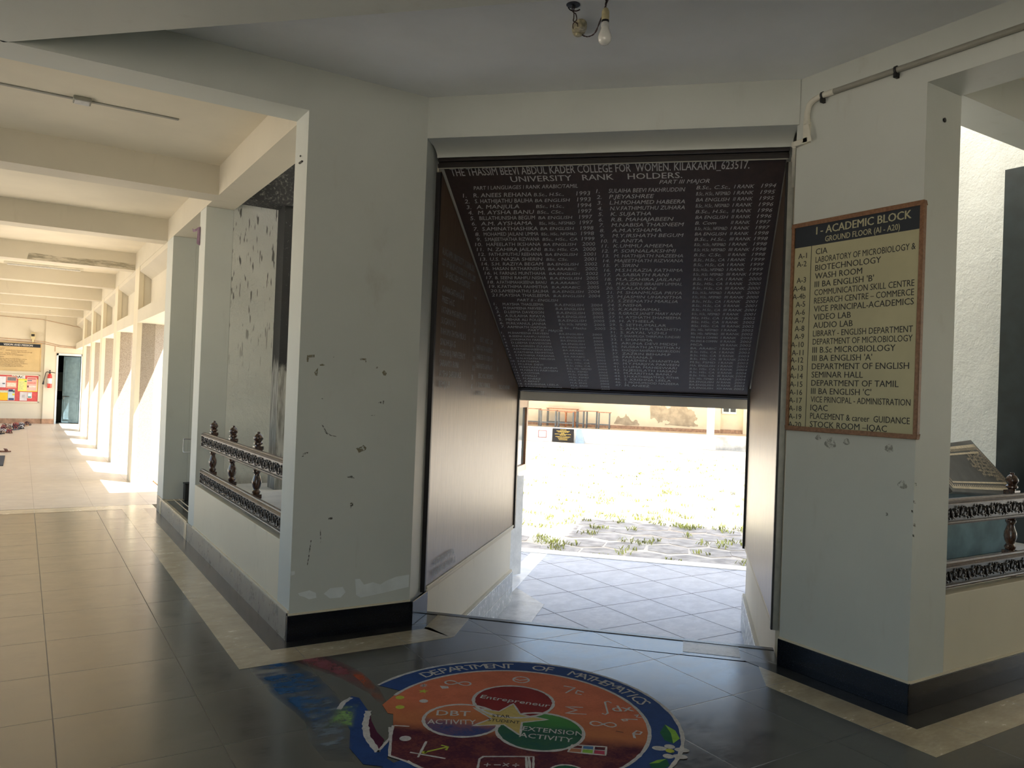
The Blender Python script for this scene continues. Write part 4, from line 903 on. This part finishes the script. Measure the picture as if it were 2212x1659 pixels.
# ================================================================ LIGHTS AND CONDUITS
bl = thing('pendant_bulb', 'unlit white bulb on a cream holder hanging from a brown twisted wire', 'light bulb', (2.30, 2.96, ZC))
bx, by = 2.285, 2.94
f = MB(); f.lathe((bx, by, 3.272), [(.0005, -.062), (.012, -.060), (.022, -.054), (.029, -.044), (.032, -.031), (.031, -.018), (.027, -.004), (.021, .010), (.0185, .022)], 24); obj('glass', f, m_bulb, bl)
f = MB(); f.lathe((bx, by, 3.272), [(.019, .021), (.020, .028), (.018, .044), (.015, .047)], 20); obj('bulb_collar', f, m_white_t, bl)
f = MB(); f.lathe((bx, by, 3.272), [(.014, .046), (.0185, .048), (.0185, .056), (.014, .058)], 20); obj('contact_ring', f, m_black, bl)
f = MB(); f.lathe((bx, by, 3.272), [(.018, .056), (.0185, .078), (.0175, .080), (.0175, .083), (.0185, .085), (.0175, .100), (.012, .112), (.006, .116)], 20); obj('lamp_holder', f, m_holder, bl)
f = MB()
pth = [(2.412, 3.31, 3.435), (2.43, 3.30, 3.425), (2.44, 3.27, 3.415), (2.425, 3.20, 3.405), (2.38, 3.10, 3.42), (2.33, 2.99, 3.45), (2.31, 2.95, 3.458), (2.288, 2.942, 3.45), (bx, by, 3.42), (bx, by, 3.386)]
def smooth(p, n=6):
    P = [Vector(p[0])] + [Vector(q) for q in p] + [Vector(p[-1])]; o = []
    for i in range(1, len(P) - 2):
        for k in range(n):
            t = k / n; a, b, c, d = P[i - 1], P[i], P[i + 1], P[i + 2]
            o.append(.5 * ((2 * b) + (c - a) * t + (2 * a - 5 * b + 4 * c - d) * t * t + (3 * b - a - 3 * c + d) * t ** 3))
    return o + [P[-1]]
sp = smooth(pth)
for ph in (0, math.pi):
    f.tube([p + Vector((math.cos(i * .8 + ph), math.sin(i * .8 + ph), 0)) * .0024 for i, p in enumerate(sp)], .0022, 6)
obj('cable', f, m_wire, bl)
cr = thing('ceiling_rose', 'small stained oval ceiling rose with brown wires beside the bulb', 'ceiling rose', (2.39, 3.29, ZC))
f = MB(); c0 = Vector((2.388, 3.288, 3.46)); u_ = Vector((.49, .87, 0)).normalized(); v_ = Vector((u_.y, -u_.x, 0)); vs = []
for i, (s_, h_) in enumerate(((1, 0), (1, -.012), (.86, -.024), (.5, -.030))):
    for k in range(20): a = 2 * math.pi * k / 20; vs.append(c0 + u_ * .085 * s_ * math.cos(a) + v_ * .038 * s_ * math.sin(a) + Vector((0, 0, h_)))
f.add(vs, [(i * 20 + k, i * 20 + (k + 1) % 20, (i + 1) * 20 + (k + 1) % 20, (i + 1) * 20 + k) for i in range(3) for k in range(20)], True); f.face(vs[60:]); f.lathe(c0 + u_ * .02 + Vector((0, 0, -.028)), [(.018, 0), (.016, -.012), (.006, -.015)], 12)
obj('body', f, m_porc, cr)
f = MB()
f.tube(smooth([(2.225, 3.125, 3.462), (2.232, 3.14, 3.44), (2.25, 3.15, 3.437), (2.28, 3.19, 3.436), (2.30, 3.22, 3.437), (2.335, 3.235, 3.44), (2.35, 3.25, 3.435)]), .0028, 6)
f.tube(smooth([(2.235, 3.12, 3.462), (2.245, 3.145, 3.438), (2.27, 3.16, 3.44), (2.305, 3.20, 3.437), (2.32, 3.25, 3.439), (2.35, 3.29, 3.44), (2.37, 3.30, 3.44)]), .0028, 6)
f.tube(smooth([(2.205, 3.135, 3.444), (2.225, 3.14, 3.438), (2.25, 3.13, 3.438), (2.262, 3.115, 3.443)]), .003, 6); obj('wires', f, m_wire, cr)
f = MB(); f.lathe((2.227, 3.125, 3.4615), [(.0005, -.003), (.034, -.003), (.034, .001)], 20); tag(obj('conduit_hole', f, m_black), 'dark round wiring hole in the hall ceiling', 'hole')

ll = thing('ceiling_light', 'small square white ceiling light on a grey batten in the first corridor bay', 'ceiling light', (.28, 6.13, 3.44))
f = MB(); f.box(.225, .335, 6.075, 6.185, 3.415, 3.44); obj('housing', f, m_pvc, ll, .004)
f = MB(); f.box(.235, .325, 6.083, 6.177, 3.41, 3.417); obj('diffuser', f, m_white_t, ll, .003)
f = MB(); f.box(-.6, .90, 6.13, 6.165, 3.432, 3.445); tag(obj('cable_channel', f, m_pvc, None, .003), 'thin grey cable channel across the first corridor ceiling bay', 'cable channel')
tl = thing('tube_light', 'white tube light batten on the corridor ceiling near the damp beam', 'tube light', (.3, 15.85, 3.44))
f = MB(); f.box(-.33, .86, 15.84, 15.89, 3.405, 3.44); obj('batten', f, m_pvcw, tl, .004)
f = MB(); f.tube([(-.28, 15.865, 3.393), (.81, 15.865, 3.393)], .013, 10); obj('tube', f, m_white_t, tl)

cd = thing('wall_conduit', 'grey plastic conduit pipe running along the beam above the directory', 'conduit', (3.82, 2.4, 3.3))
f = MB(); f.tube([(3.822, -1.5, 3.30), (3.822, 2.83, 3.31)], .016, 12); obj('pipe', f, m_pvc, cd)
f = MB(); f.tube(smooth([(3.822, 2.83, 3.31), (3.822, 2.90, 3.308), (3.822, 2.955, 3.288), (3.822, 2.975, 3.24), (3.822, 2.976, 3.19)]), .017, 12); f.tube([(3.822, 2.976, 3.20), (3.822, 2.976, 3.168)], .019, 12); f.tube([(3.822, 2.80, 3.3095), (3.822, 2.84, 3.31)], .018, 12); obj('elbow', f, m_pvcw, cd)
f = MB(); f.box(3.808, 3.842, 2.960, 2.992, 3.062, 3.185); f.hexa([(3.808, 2.960, 3.062), (3.842, 2.960, 3.062), (3.842, 3.07, 3.056), (3.808, 3.07, 3.056), (3.808, 2.960, 3.092), (3.842, 2.960, 3.092), (3.842, 3.07, 3.086), (3.808, 3.07, 3.086)])
f.slab([W(4.855, .547, 3.09), W(5.17, .585, 2.93), W(5.17, .585, 2.895), W(4.855, .547, 3.05)], W(0, -.02)); obj('trunking', f, m_pvcw, cd, .002)
for y in (2.43, 2.875, 1.2): f = MB(); f.tube([(3.822, y - .006, 3.3095), (3.822, y + .006, 3.3095)], .0215, 12); f.box(3.806, 3.84, y - .007, y + .007, 3.268, 3.292); obj('clip', f, m_black, cd)

# ================================================================ MARKS AND SMALL FIXINGS ON THE PILLARS
def ragged(name, col, sc_, lo, hi, top):
    t = NT(name); t.set('Base Color', lin(col)); t.set('Roughness', .7)
    t.set('Alpha', t.math('MULTIPLY', t.mapr(t.noise(sc_, det=5, rough=.7), lo, hi), top)); return t.m
m_tape = ragged('old_tape', (140, 132, 106), 60, .34, .50, .7); m_scuff = ragged('dark_scuff', (88, 85, 76), 70, .42, .54, .75); m_touch = mat('touch_up_paint', lin((222, 228, 228)), .5, .04, 8)
f = MB(); yk = 4.6735
def lf(pts): f.face([(x, yk, z) for x, z in pts])
for p in ([(1.455, 1.70), (1.457, 1.722), (1.503, 1.728), (1.503, 1.712), (1.47, 1.708), (1.466, 1.682), (1.456, 1.682)], [(1.793, 1.722), (1.835, 1.722), (1.838, 1.69), (1.831, 1.69), (1.828, 1.712), (1.793, 1.711)], [(1.505, 1.62), (1.528, 1.65), (1.525, 1.60), (1.515, 1.60)], [(1.945, 1.64), (1.958, 1.655), (1.978, 1.635), (1.97, 1.62), (1.955, 1.622)], [(1.90, 1.672), (1.915, 1.675), (1.913, 1.664), (1.902, 1.664)], [(1.79, 1.158), (1.83, 1.168), (1.838, 1.178), (1.86, 1.16), (1.855, 1.145), (1.81, 1.128), (1.803, 1.142)], [(1.535, 1.668), (1.555, 1.675), (1.57, 1.668), (1.56, 1.663), (1.54, 1.662)]): lf(p)
a_ = obj('tape_marks', f, m_tape); a_['kind'] = 'structure'
f = MB()
for p in ([(1.928, 1.448), (1.948, 1.455), (1.948, 1.437), (1.93, 1.437)], [(1.952, 1.458), (1.968, 1.461), (1.963, 1.435), (1.955, 1.44)], [(1.62, 1.70 + .02), (1.628, 1.723), (1.622, 1.716)], [(1.555, 1.462), (1.565, 1.465), (1.566, 1.457)], [(1.565, 1.30), (1.572, 1.302), (1.60, 1.255), (1.625, 1.24), (1.66, 1.232), (1.66, 1.229), (1.62, 1.235), (1.592, 1.248)], [(1.87, 1.365), (1.91, 1.368), (1.91, 1.364), (1.87, 1.362)], [(1.448, 1.128), (1.487, 1.136), (1.487, 1.126), (1.45, 1.118)], [(1.45, 1.112), (1.462, 1.115), (1.462, 1.11), (1.45, 1.107)], [(1.74, .985), (1.775, .985), (1.79, .968), (1.76, .972), (1.742, .975)], [(1.765, .815), (1.785, .82), (1.788, .795), (1.772, .78)], [(1.63, .73), (1.66, .735), (1.655, .72), (1.632, .718)], [(1.525, .60), (1.530, .60), (1.52, .50), (1.512, .45), (1.508, .45), (1.516, .52)], [(1.58, .66), (1.585, .66), (1.59, .58), (1.586, .58)]): lf(p)
a_ = obj('scuff_marks', f, m_scuff); a_['kind'] = 'structure'
f = MB()
for p in ([(1.46, .285), (1.53, .295), (1.57, .275), (1.575, .245), (1.53, .24), (1.50, .258), (1.47, .268)], [(1.62, .265), (1.66, .295), (1.74, .295), (1.76, .26), (1.73, .23), (1.66, .232)], [(1.82, .335), (1.85, .335), (1.88, .295), (1.94, .305), (1.99, .285), (2.03, .305), (2.10, .325), (2.19, .33), (2.19, .25), (2.1, .24), (2.0, .228), (1.86, .215), (1.83, .235)], [(1.41, .42), (1.435, .42), (1.435, .40), (1.415, .395)]): lf(p)
a_ = obj('touch_up_patches', f, m_touch); a_['kind'] = 'structure'
f = MB(); xk = 3.8385
for y, z, a in ((2.275, 1.02, .006), (2.262, .955, .007), (2.265, .90, .005), (2.41, .985, .007), (2.265, 1.07, .006), (2.262, 1.16, .006)): f.face([(xk, y - a, z - a * 1.4), (xk, y + a * .8, z - a), (xk, y + a, z + a * 1.2), (xk, y - a * .5, z + a)])
a_ = obj('scuff_marks', f, m_scuff); a_['kind'] = 'structure'
f = MB()
for y, z, a in ((2.76, 1.33, .035), (2.66, 1.345, .02), (2.41, 1.33, .025), (2.33, 1.15, .025), (2.84, 1.355, .018)):
    f.face([(xk, y + a * math.cos(t) * (1 + .25 * math.sin(3 * t + y)), z + a * .9 * math.sin(t)) for t in [i * math.pi / 8 for i in range(16)]])
a_ = obj('tape_marks', f, ragged('glue_smudge', (150, 146, 130), 50, .42, .58, .5)); a_['kind'] = 'structure'
f = MB(); f.lathe((4.0, 2.268, 3.04), [(.012, 0), (.012, .004), (.002, .005)], 12, (0, -1, 0)); f.lathe((1.405, 4.80, 2.95), [(.006, 0), (.006, .004), (.001, .005)], 10, (-1, 0, 0)); f.box(1.400, 1.41, 4.76, 4.82, 2.905, 2.914)
a_ = obj('wall_plugs', f, m_black); a_['kind'] = 'structure'
f = MB(); P = [Vector((1.395, 8.03, 3.02)), Vector((1.37, 8.10, 3.0)), Vector((1.36, 8.17, 3.02)), Vector((1.365, 8.15, 2.985)), Vector((1.385, 8.06, 2.985)), Vector((1.38, 8.03, 2.86)), Vector((1.40, 8.00, 2.84)), Vector((1.402, 8.01, 2.99))]
f.slab(P[:5], (0, 0, .004)); f.hexa([P[5], P[6], P[6] + Vector((.006, 0, 0)), P[5] + Vector((.006, 0, 0)), (1.388, 8.045, 3.02), (1.40, 8.01, 3.02), (1.406, 8.01, 3.02), (1.394, 8.045, 3.02)])
tag(obj('ribbon', f, mat('mauve_cloth', lin((128, 102, 120)), .8, .1, 20)), 'scrap of mauve ribbon tied at the top of the slim post', 'ribbon')
f = MB(); f.tube(smooth([(1.41, 8.07, .97), (1.36, 8.10, .972), (1.352, 8.11, .955), (1.352, 8.11, .86), (1.36, 8.10, .843), (1.41, 8.07, .845)]), .006, 8)
tag(obj('pull_handle', f, m_steel), 'small bright pull handle on the corner of the slim post', 'handle')
f = MB(); f.box(1.62, 1.72, 9.50, 9.62, .168, .36); f.box(1.615, 1.725, 9.495, 9.625, .35, .365)
tag(obj('waste_bin', f, m_black, None, .004), 'small black bin on the raised step behind the slim post', 'bin')
# damp stain on the corridor beam
t = NT('damp_stain'); n_ = t.noise(7, t.scale(.5, 1, 3), 7, .7); t.set('Base Color', lin((150, 144, 124))); t.set('Roughness', .9); t.set('Alpha', t.math('MULTIPLY', t.mapr(n_, .38, .6), .5))
f = MB(); f.face([(0, 13.217, 3.182), (1.405, 13.217, 3.182), (1.405, 13.217, 3.27), (1.0, 13.217, 3.285), (.5, 13.217, 3.265), (.02, 13.217, 3.28)]); a_ = obj('trim_18', f, t.m); a_['kind'] = 'structure'

# ================================================================ END OF THE CORRIDOR
vb = thing('notice_board', 'khaki VISION AND MISSION board with a black header on the far wall', 'board', (-.3, 28.27, 2.0))
f = MB(); f.box(-1.3, .46, 28.27, 28.30, 1.62, 2.45); obj('panel', f, m_khaki, vb)
f = MB(); f.box(-1.3, .46, 28.266, 28.27, 2.345, 2.45); obj('header_band', f, m_navy, vb)
f = MB(); f.box(.46, .485, 28.26, 28.30, 1.60, 2.47); f.box(-1.3, .485, 28.26, 28.30, 1.60, 1.622); f.box(-1.3, .485, 28.26, 28.30, 2.45, 2.47); obj('frame', f, m_khaki, vb, .003)
L = MB(); text(L, 'VISION AND MISSION', (-.50, 28.2655, 2.37), (1, 0, 0), Zv, .055, .75, 0, .03); obj('header_lettering', L, m_white_t, vb, fix=False)
L = MB()
for s, z, x in (('BIOLOGY', 2.265, -.62), ('PART - I     possibly Eminent Distinction in the', 2.215, -.62), ('                   women\'s Higher Education through', 2.17, -.62), ('TRUST  -  Teaching, Research,', 2.125, -.62), ('Employment, Service and Transformation', 2.08, -.62), ('MISSION', 2.01, -.62), ('Making the Nation Proud by Striving to Achieve', 1.955, -.62), ('Quality Higher Education for the Women an', 1.91, -.62), ('affordable Reality through SIGMA TARGET', 1.865, -.62), ('Committed Involvement, Tolerance, Munificence,', 1.82, -.62), ('Articulated Thoughts and Accelerating', 1.775, -.62), ('Smartness Generating Enviable Tomorrow', 1.73, -.62)): text(L, s.strip(), (x + (.32 if s.startswith(' ') else 0), 28.2685, z), (1, 0, 0), Zv, .026, None, 0, .01, maxw=.95)
obj('lettering', L, mat('brown_lettering', (.10, .06, .03), .6, 0), vb, fix=False)
pb = thing('pin_board', 'red felt pin board with a cream frame on the far corridor wall', 'pin board', (-.3, 28.27, 1.07))
f = MB(); f.box(-1.3, .44, 28.275, 28.30, .68, 1.47); obj('felt', f, m_pinred, pb)
f = MB(); f.box(-1.3, .475, 28.255, 28.30, .645, .68); f.box(-1.3, .475, 28.255, 28.30, 1.47, 1.50); f.box(.44, .475, 28.255, 28.30, .645, 1.50); obj('frame', f, m_cream, pb, .003)
L = MB(); text(L, 'IQAC', (-.225, 28.272, 1.385), (1, 0, 0), Zv, .075, .29, 0, .04)
f = MB(); f.box(-.25, .09, 28.273, 28.275, 1.37, 1.475); a_ = obj('title_strip', f, m_paper, pb); obj('title_lettering', L, m_black_t, a_, fix=False)
def notice(x0, x1, z0, z1, col, lab, y=28.268, extra=()):
    p = thing('notice', lab, 'notice', ((x0 + x1) / 2, y, (z0 + z1) / 2), 'papers on the red pin board')
    f = MB(); f.box(x0, x1, y, y + .004, z0, z1); obj('sheet', f, mat('sheet_colour', lin(col), .7, .05, 6), p)
    for i, (a, b, c_, d_, cc) in enumerate(extra):
        f = MB(); w_, h_ = x1 - x0, z1 - z0; f.box(x0 + a * w_, x0 + b * w_, y - .0012 - .0006 * i, y + .001, z0 + c_ * h_, z0 + d_ * h_); obj('printed_block', f, mat('print_colour', lin(cc), .7, .1, 30), p)
    return p
notice(-.085, .425, .985, 1.365, (222, 220, 130), 'yellow notice behind the pink one on the red pin board', 28.271, ((.02, .98, .90, .99, (236, 220, 60)), (.33, .43, .76, .86, (90, 150, 90)), (.02, .98, .0, .05, (230, 215, 60)), (.06, .28, .12, .8, (206, 210, 140))))
notice(.145, .40, 1.01, 1.42, (232, 178, 168), 'pink notice overlapping the yellow one at the top right', 28.264, ((.06, .9, .84, .94, (190, 110, 110)), (.04, .9, .5, .66, (220, 140, 130)), (.04, .18, .24, .38, (80, 40, 50)), (.2, .95, .26, .36, (236, 216, 210)), (.05, .5, .72, .8, (120, 110, 130))))
notice(-.03, .16, .70, .965, (205, 200, 204), 'pale grey sheet low on the red pin board', 28.268, ((.3, .7, .35, .65, (180, 176, 182)),))
notice(.17, .285, .78, .96, (238, 240, 236), 'small white card with a teal border on the pin board', 28.268, ((.1, .9, .08, .92, (50, 130, 130)), (.16, .84, .3, .84, (240, 240, 240))))
notice(-.39, -.12, 1.075, 1.44, (214, 150, 132), 'orange brown printed poster at the upper left of the pin board', 28.268, ((.1, .9, .62, .9, (120, 116, 120)), (.0, 1, .50, .56, (225, 100, 80)), (.08, .92, .12, .44, (236, 214, 196))))
notice(-.62, -.40, 1.09, 1.42, (212, 214, 222), 'pale bluish sheet at the left edge of the photo', 28.268, ((.6, .9, .3, .4, (80, 90, 110)),))
notice(-.60, -.34, .70, 1.0, (238, 190, 40), 'bright yellow poster at the lower left of the pin board', 28.268, ((.0, 1, .78, 1, (200, 206, 180)),))
notice(-.335, -.16, .70, 1.04, (190, 206, 214), 'blue and white poster beside the bright yellow one', 28.266, ((.05, .7, .78, .98, (40, 50, 90)), (.1, .9, .03, .2, (40, 60, 110)), (.65, .98, .45, .62, (222, 210, 60)), (.7, .98, .72, .9, (70, 100, 90))))
cm = thing('wall_camera', 'small cream security camera with a dark face above the khaki board', 'camera', (.24, 28.2, 2.66))
f = MB(); f.box(.19, .30, 28.14, 28.28, 2.60, 2.80); obj('housing', f, m_holder, cm, .02)
f = MB(); f.box(.20, .29, 28.13, 28.142, 2.68, 2.75); obj('lens_face', f, m_black, cm, .003)
f = MB(); f.tube([(.25, 28.22, 2.60), (.25, 28.24, 2.53), (.25, 28.3, 2.52)], .025, 10); obj('bracket', f, m_holder, cm)
f = MB()
for zz, z2 in ((2.56, 2.44), (2.50, 2.40)):
    f.tube([(-1.6, 28.29, zz + .04), (.2, 28.285, zz), (.56, 28.235, zz - .03), (1.0, 28.232, z2), (1.66, 28.232, z2 - .03)], .008, 6)
f.tube([(-1.6, 28.29, 3.27), (.5, 28.285, 3.22), (.6, 28.232, 3.2), (1.66, 28.232, 3.02)], .006, 6); f.tube([(.85, 28.232, 2.43), (.85, 28.232, 2.25)], .008, 6)
tag(obj('wall_cable', f, m_brownstrip), 'thin brown cables running across the far corridor wall', 'cable')
fe = thing('fire_extinguisher', 'red fire extinguisher hung beside the blue door', 'fire extinguisher', (.73, 28.15, 1.1))
f = MB(); f.lathe((.735, 28.16, 1.11), [(.02, 0), (.055, .004), (.062, .02), (.062, .36), (.052, .41), (.03, .44), (.022, .45)], 24); obj('cylinder', f, m_red, fe)
f = MB(); f.lathe((.735, 28.16, 1.11), [(.0625, .14), (.0632, .141), (.0632, .30), (.0625, .301)], 24); obj('label_band', f, m_paper, fe)
f = MB(); f.lathe((.735, 28.16, 1.555), [(.018, 0), (.026, .01), (.026, .04), (.015, .05), (.015, .09), (.028, .095), (.028, .11), (.004, .115)], 16); f.tube([(.735, 28.16, 1.60), (.80, 28.14, 1.60), (.87, 28.12, 1.585)], .012, 8); obj('valve', f, m_black, fe)
f = MB(); f.tube(smooth([(.735, 28.16, 1.60), (.66, 28.14, 1.605), (.625, 28.12, 1.57), (.60, 28.10, 1.44), (.58, 28.09, 1.32)]), .012, 8); f.tube([(.58, 28.09, 1.33), (.565, 28.085, 1.22)], [.016, .032], 12); obj('hose', f, m_black, fe)
# door
fr = MB(); fr.box(.90, .95, 28.22, 28.42, 0, 2.2); fr.box(1.58, 1.62, 28.22, 28.42, 0, 2.2); fr.box(.90, 1.62, 28.22, 28.42, 2.14, 2.2)
dr = struct('door_1', fr, m_paleblue)
du = Vector((-.80, .60, 0)).normalized(); dn = Vector((-du.y, du.x, 0)); hp = Vector((1.575, 28.40, 0)); Lw = .56
f = MB(); f.obox(hp + du * Lw / 2 + Vector((0, 0, 1.07)), du, dn, (0, 0, 1), Lw / 2, .018, 1.05)
nv = dn if dn.y < 0 else -dn
for z0, z1 in ((.12, .80), (.92, 2.02)):
    for a, b, c_, d_ in ((.06, .50, z0, z0 + .02), (.06, .50, z1 - .02, z1), (.06, .08, z0, z1), (.48, .50, z0, z1)): f.obox(hp + du * (a + b) / 2 + nv * .02 + Vector((0, 0, (c_ + d_) / 2)), du, nv, (0, 0, 1), (b - a) / 2, .008, (d_ - c_) / 2)
lf_ = obj('door_leaf', f, m_bluedoor, dr, .002)
f = MB(); f.tube([hp + du * .54 + nv * .03 + Vector((0, 0, .85)), hp + du * .32 + nv * .03 + Vector((0, 0, .85))], .012, 8); f.tube([hp + du * .50 + nv * .03 + Vector((0, 0, .85)), hp + du * .50 + nv * .035 + Vector((0, 0, .76))], .01, 8); obj('door_bolt', f, m_steel, lf_)
for k, (x, y, z, h) in enumerate(((.97, 29.6, 1.55, .2),)):
    f = MB(); f.box(.5, 1.3, 29.6, 30.0, .0, .72); f.box(.5, 1.3, 29.62, 30.0, 1.0, 1.62); tag(obj('room_shelf', f, mat('dim_shelf', lin((96, 108, 108)), .7, .1, 3)), 'dim grey shelf inside the room behind the blue door', 'shelf')

# ---- footwear outside the far door
def sandal(x, y, a, cs, cu, lab, grp, s=1.0):
    r = thing('sandal', lab, 'sandal', (x, y, 0), grp); ca, sa = math.cos(a), math.sin(a)
    def P(u, v, z): return (x + s * (u * ca - v * sa), y + s * (u * sa + v * ca), z)
    prof = [(-.13, .030), (-.10, .038), (-.04, .033), (.03, .040), (.08, .046), (.115, .038), (.135, .015)]
    poly = [(u, v) for u, v in prof] + [(u, -v) for u, v in prof[::-1]]; n = len(poly)
    f = MB(); f.add([P(u, v, .001) for u, v in poly] + [P(u, v, .028 if u < 0 else .020) for u, v in poly], [tuple(range(n - 1, -1, -1)), tuple(range(n, 2 * n))] + [(i, (i + 1) % n, n + (i + 1) % n, n + i) for i in range(n)])
    obj('sole', f, cs, r)
    f = MB()
    for u0, h in ((.03, .055), (-.09, .05)):
        A = [P(u0 + .012 * math.cos(t * 2), .042 * math.cos(t), .018 + h * math.sin(t)) for t in [i * math.pi / 6 for i in range(7)]]; B = [P(u0 + .05 + .01 * math.cos(t * 2), .042 * math.cos(t), .018 + h * .85 * math.sin(t)) for t in [i * math.pi / 6 for i in range(7)]]
        f.add(A + B, [(i, i + 1, 7 + i + 1, 7 + i) for i in range(6)], True)
    o = obj('strap', f, cu, r); md = o.modifiers.new('thick', 'SOLIDIFY'); md.thickness = .005
    return r
SC = {'black': ((20, 20, 22), (26, 24, 30)), 'brown': ((120, 80, 60), (96, 60, 48)), 'tan': ((200, 170, 130), (150, 100, 70)), 'red': ((170, 60, 60), (190, 70, 66)), 'pale grey': ((170, 172, 172), (196, 200, 204)), 'maroon': ((120, 60, 70), (90, 40, 54)), 'grey': ((100, 100, 104), (80, 80, 88))}
mats_s = {k: (mat(k.replace(' ', '_') + '_sole', lin(v[0]), .7, .1, 20), mat(k.replace(' ', '_') + '_strap', lin(v[1]), .6, .1, 20)) for k, v in SC.items()}
q5 = random.Random(5); names = list(SC)
spots = [(-.38 + .145 * i + q5.uniform(-.02, .02), 23.3 + .6 * j + .3 * i + q5.uniform(-.1, .1)) for j in range(7) for i in range(5)]
spots = [(x, y) for x, y in spots if x < -.35 + (y - 22.8) * .145 and x < .22]
pos_words = ['nearest row', 'second row', 'middle rows', 'fourth row', 'back row', 'very back', 'very back']
for i, (x, y) in enumerate(spots):
    nm = names[i % len(names)]; cs, cu = mats_s[nm]
    sandal(x, y, math.pi / 2 + q5.uniform(-.5, .5) + (math.pi if q5.random() < .3 else 0), cs, cu, f'{nm} sandal in the jumble of footwear by the far noticeboard wall', f'{nm} sandals in the jumble', 1.0)
sandal(-.27, 18.1, .1, *mats_s['brown'], 'lone brown sandal just beyond the dark doormat', None, 1.1)
f = MB(); f.box(-1.1, -.205, 15.4, 17.2, 0, .015); tag(obj('doormat', f, m_mat, None, .004), 'dark grey doormat corner at the left edge of the photo', 'doormat')

# ================================================================ OUTSIDE THE PASSAGE
gc = thing('display_case', 'glass fronted wooden display case hung on the outer passage wall', 'display case', W(9.1, -2.0, 1.0))
f = MB(); f.dbox(8.75, 9.39, -2.05, -1.985, .615, 1.45); obj('back_box', f, m_cabw, gc)
f = MB()
for a in ((8.72, 8.79, .60, 1.44), (9.33, 9.40, .60, 1.44), (8.72, 9.40, .60, .675), (8.72, 9.40, 1.365, 1.44)): f.dbox(a[0], a[1], -1.985, -1.945, a[2], a[3])
f.dbox(8.70, 9.42, -2.03, -1.935, 1.44, 1.465); obj('frame', f, m_cabw, gc, .006)
f = MB(); f.dbox(8.79, 9.33, -1.985, -1.972, .675, 1.365); obj('glass', f, m_glass, gc)
f = MB(); f.tube([W(8.80, -1.95, 1.05), W(8.80, -1.93, 1.02), W(8.80, -1.93, .97), W(8.80, -1.95, .94)], .006, 6); obj('handle', f, m_black, gc)

# ---- across the courtyard
pq = thing('plaque', 'black inauguration plaque with gold writing on the white plinth', 'plaque', W(36.97, -5.92, -.45))
f = MB(); f.dbox(36.94, 37.0, -6.43, -5.40, -.76, -.14); obj('stone', f, m_gran, pq, .006)
f = MB(); q6 = random.Random(9); Em = W(0, 1).normalized()
for i, (wd, z) in enumerate(((.25, -.20), (.62, -.26), (.50, -.31), (.16, -.36), (.78, -.41), (.3, -.46), (.72, -.53), (.50, -.58), (.42, -.63), (.36, -.68))):
    e = -5.92 - wd / 2
    while e < -5.92 + wd / 2:
        l = q6.uniform(.015, .04); f.face([W(36.938, e, z), W(36.938, e + l, z), W(36.938, e + l, z + .026), W(36.938, e, z + .026)]); e += l + q6.uniform(.006, .016)
obj('gilt_writing', f, mat('gilt', (.62, .42, .08), .4, .1, 20), pq, fix=False)
f = MB()
for a in ((-7.12, -6.72, -.285, -.265), (-7.12, -6.72, -.60, -.58), (-7.12, -7.10, -.60, -.265), (-6.74, -6.72, -.60, -.265)): f.dbox(36.97, 37.0, *a)
tag(obj('vent_frame', f, mat('rust_red', lin((150, 70, 76)), .6, .1, 9)), 'thin red frame of a small opening in the white plinth', 'vent')
f = MB(); f.hexa([W(36.6, -4.85, -.78), W(37.0, -4.85, -.78), W(37.0, -5.27, -.78), W(36.6, -5.27, -.78), W(36.92, -5.03, -.12), W(37.0, -5.03, -.12), W(37.0, -5.27, -.12), W(36.92, -5.27, -.12)])
tag(obj('drain_chute', f, mat('wet_slab', lin((150, 170, 184)), .3, .1, 3)), 'blue grey sloping slab against the white plinth, right of the plaque', 'slab')
f = MB(); f.dbox(36.985, 37.0, 1.15, 2.9, -.75, -.16); a_ = obj('trim_19', f, mat('weathered_plinth_patch', lin((196, 196, 190)), .8, .2, 2)); a_['kind'] = 'structure'
def desk(e0, e1, d, h, mtop, lab, stool=False):
    t = thing('desk', lab, 'desk', W(d, (e0 + e1) / 2, -.085), 'desks stored on the far verandah')
    f = MB(); f.dbox(d - .18, d + .18, e0, e1, h - .035, h); obj('desk_top', f, mtop, t)
    for e in (e0 + .06, e1 - .06):
        for dd in (-.155, .155):
            f = MB(); f.dbox(d + dd - .02, d + dd + .02, e - .02, e + .02, -.085, h - .035); obj('leg', f, m_orange if stool else m_deskg, t)
    f = MB(); f.dbox(d - .17, d - .14, e0 + .06, e1 - .06, .10, .14)
    if not stool:
        f.dbox(d + .14, d + .17, e0 + .06, e1 - .06, .10, .14)
    obj('foot_rail', f, m_orange if stool else m_deskg, t)
    return t
desk(-8.95, -7.96, 37.75, .75, m_deskw, 'leftmost desk on the far verandah, cut off by the passage wall')
desk(-7.94, -7.2, 37.8, .765, m_deskw, 'narrow brown topped desk beside the leftmost desk on the far verandah')
desk(-7.18, -6.32, 37.5, .725, m_deskw, 'desk with a pale front edge before the orange stool on the far verandah')
desk(-7.05, -5.45, 38.65, .80, m_orange, 'long orange topped desk at the back of the far verandah')
desk(-6.30, -5.47, 37.5, .70, m_deskw, 'desk in front of the orange stool on the far verandah')
desk(-6.05, -5.50, 38.1, .66, m_orange, 'orange wooden stool standing among the desks on the far verandah', True)
desk(-5.43, -5.02, 37.85, .745, m_deskw, 'small desk right of the orange stool on the far verandah')
desk(-5.0, -4.4, 38.0, .75, m_deskw, 'second desk from the right end of the row on the far verandah')
desk(-4.38, -3.75, 37.7, .725, m_deskw, 'rightmost desk of the row on the far verandah')
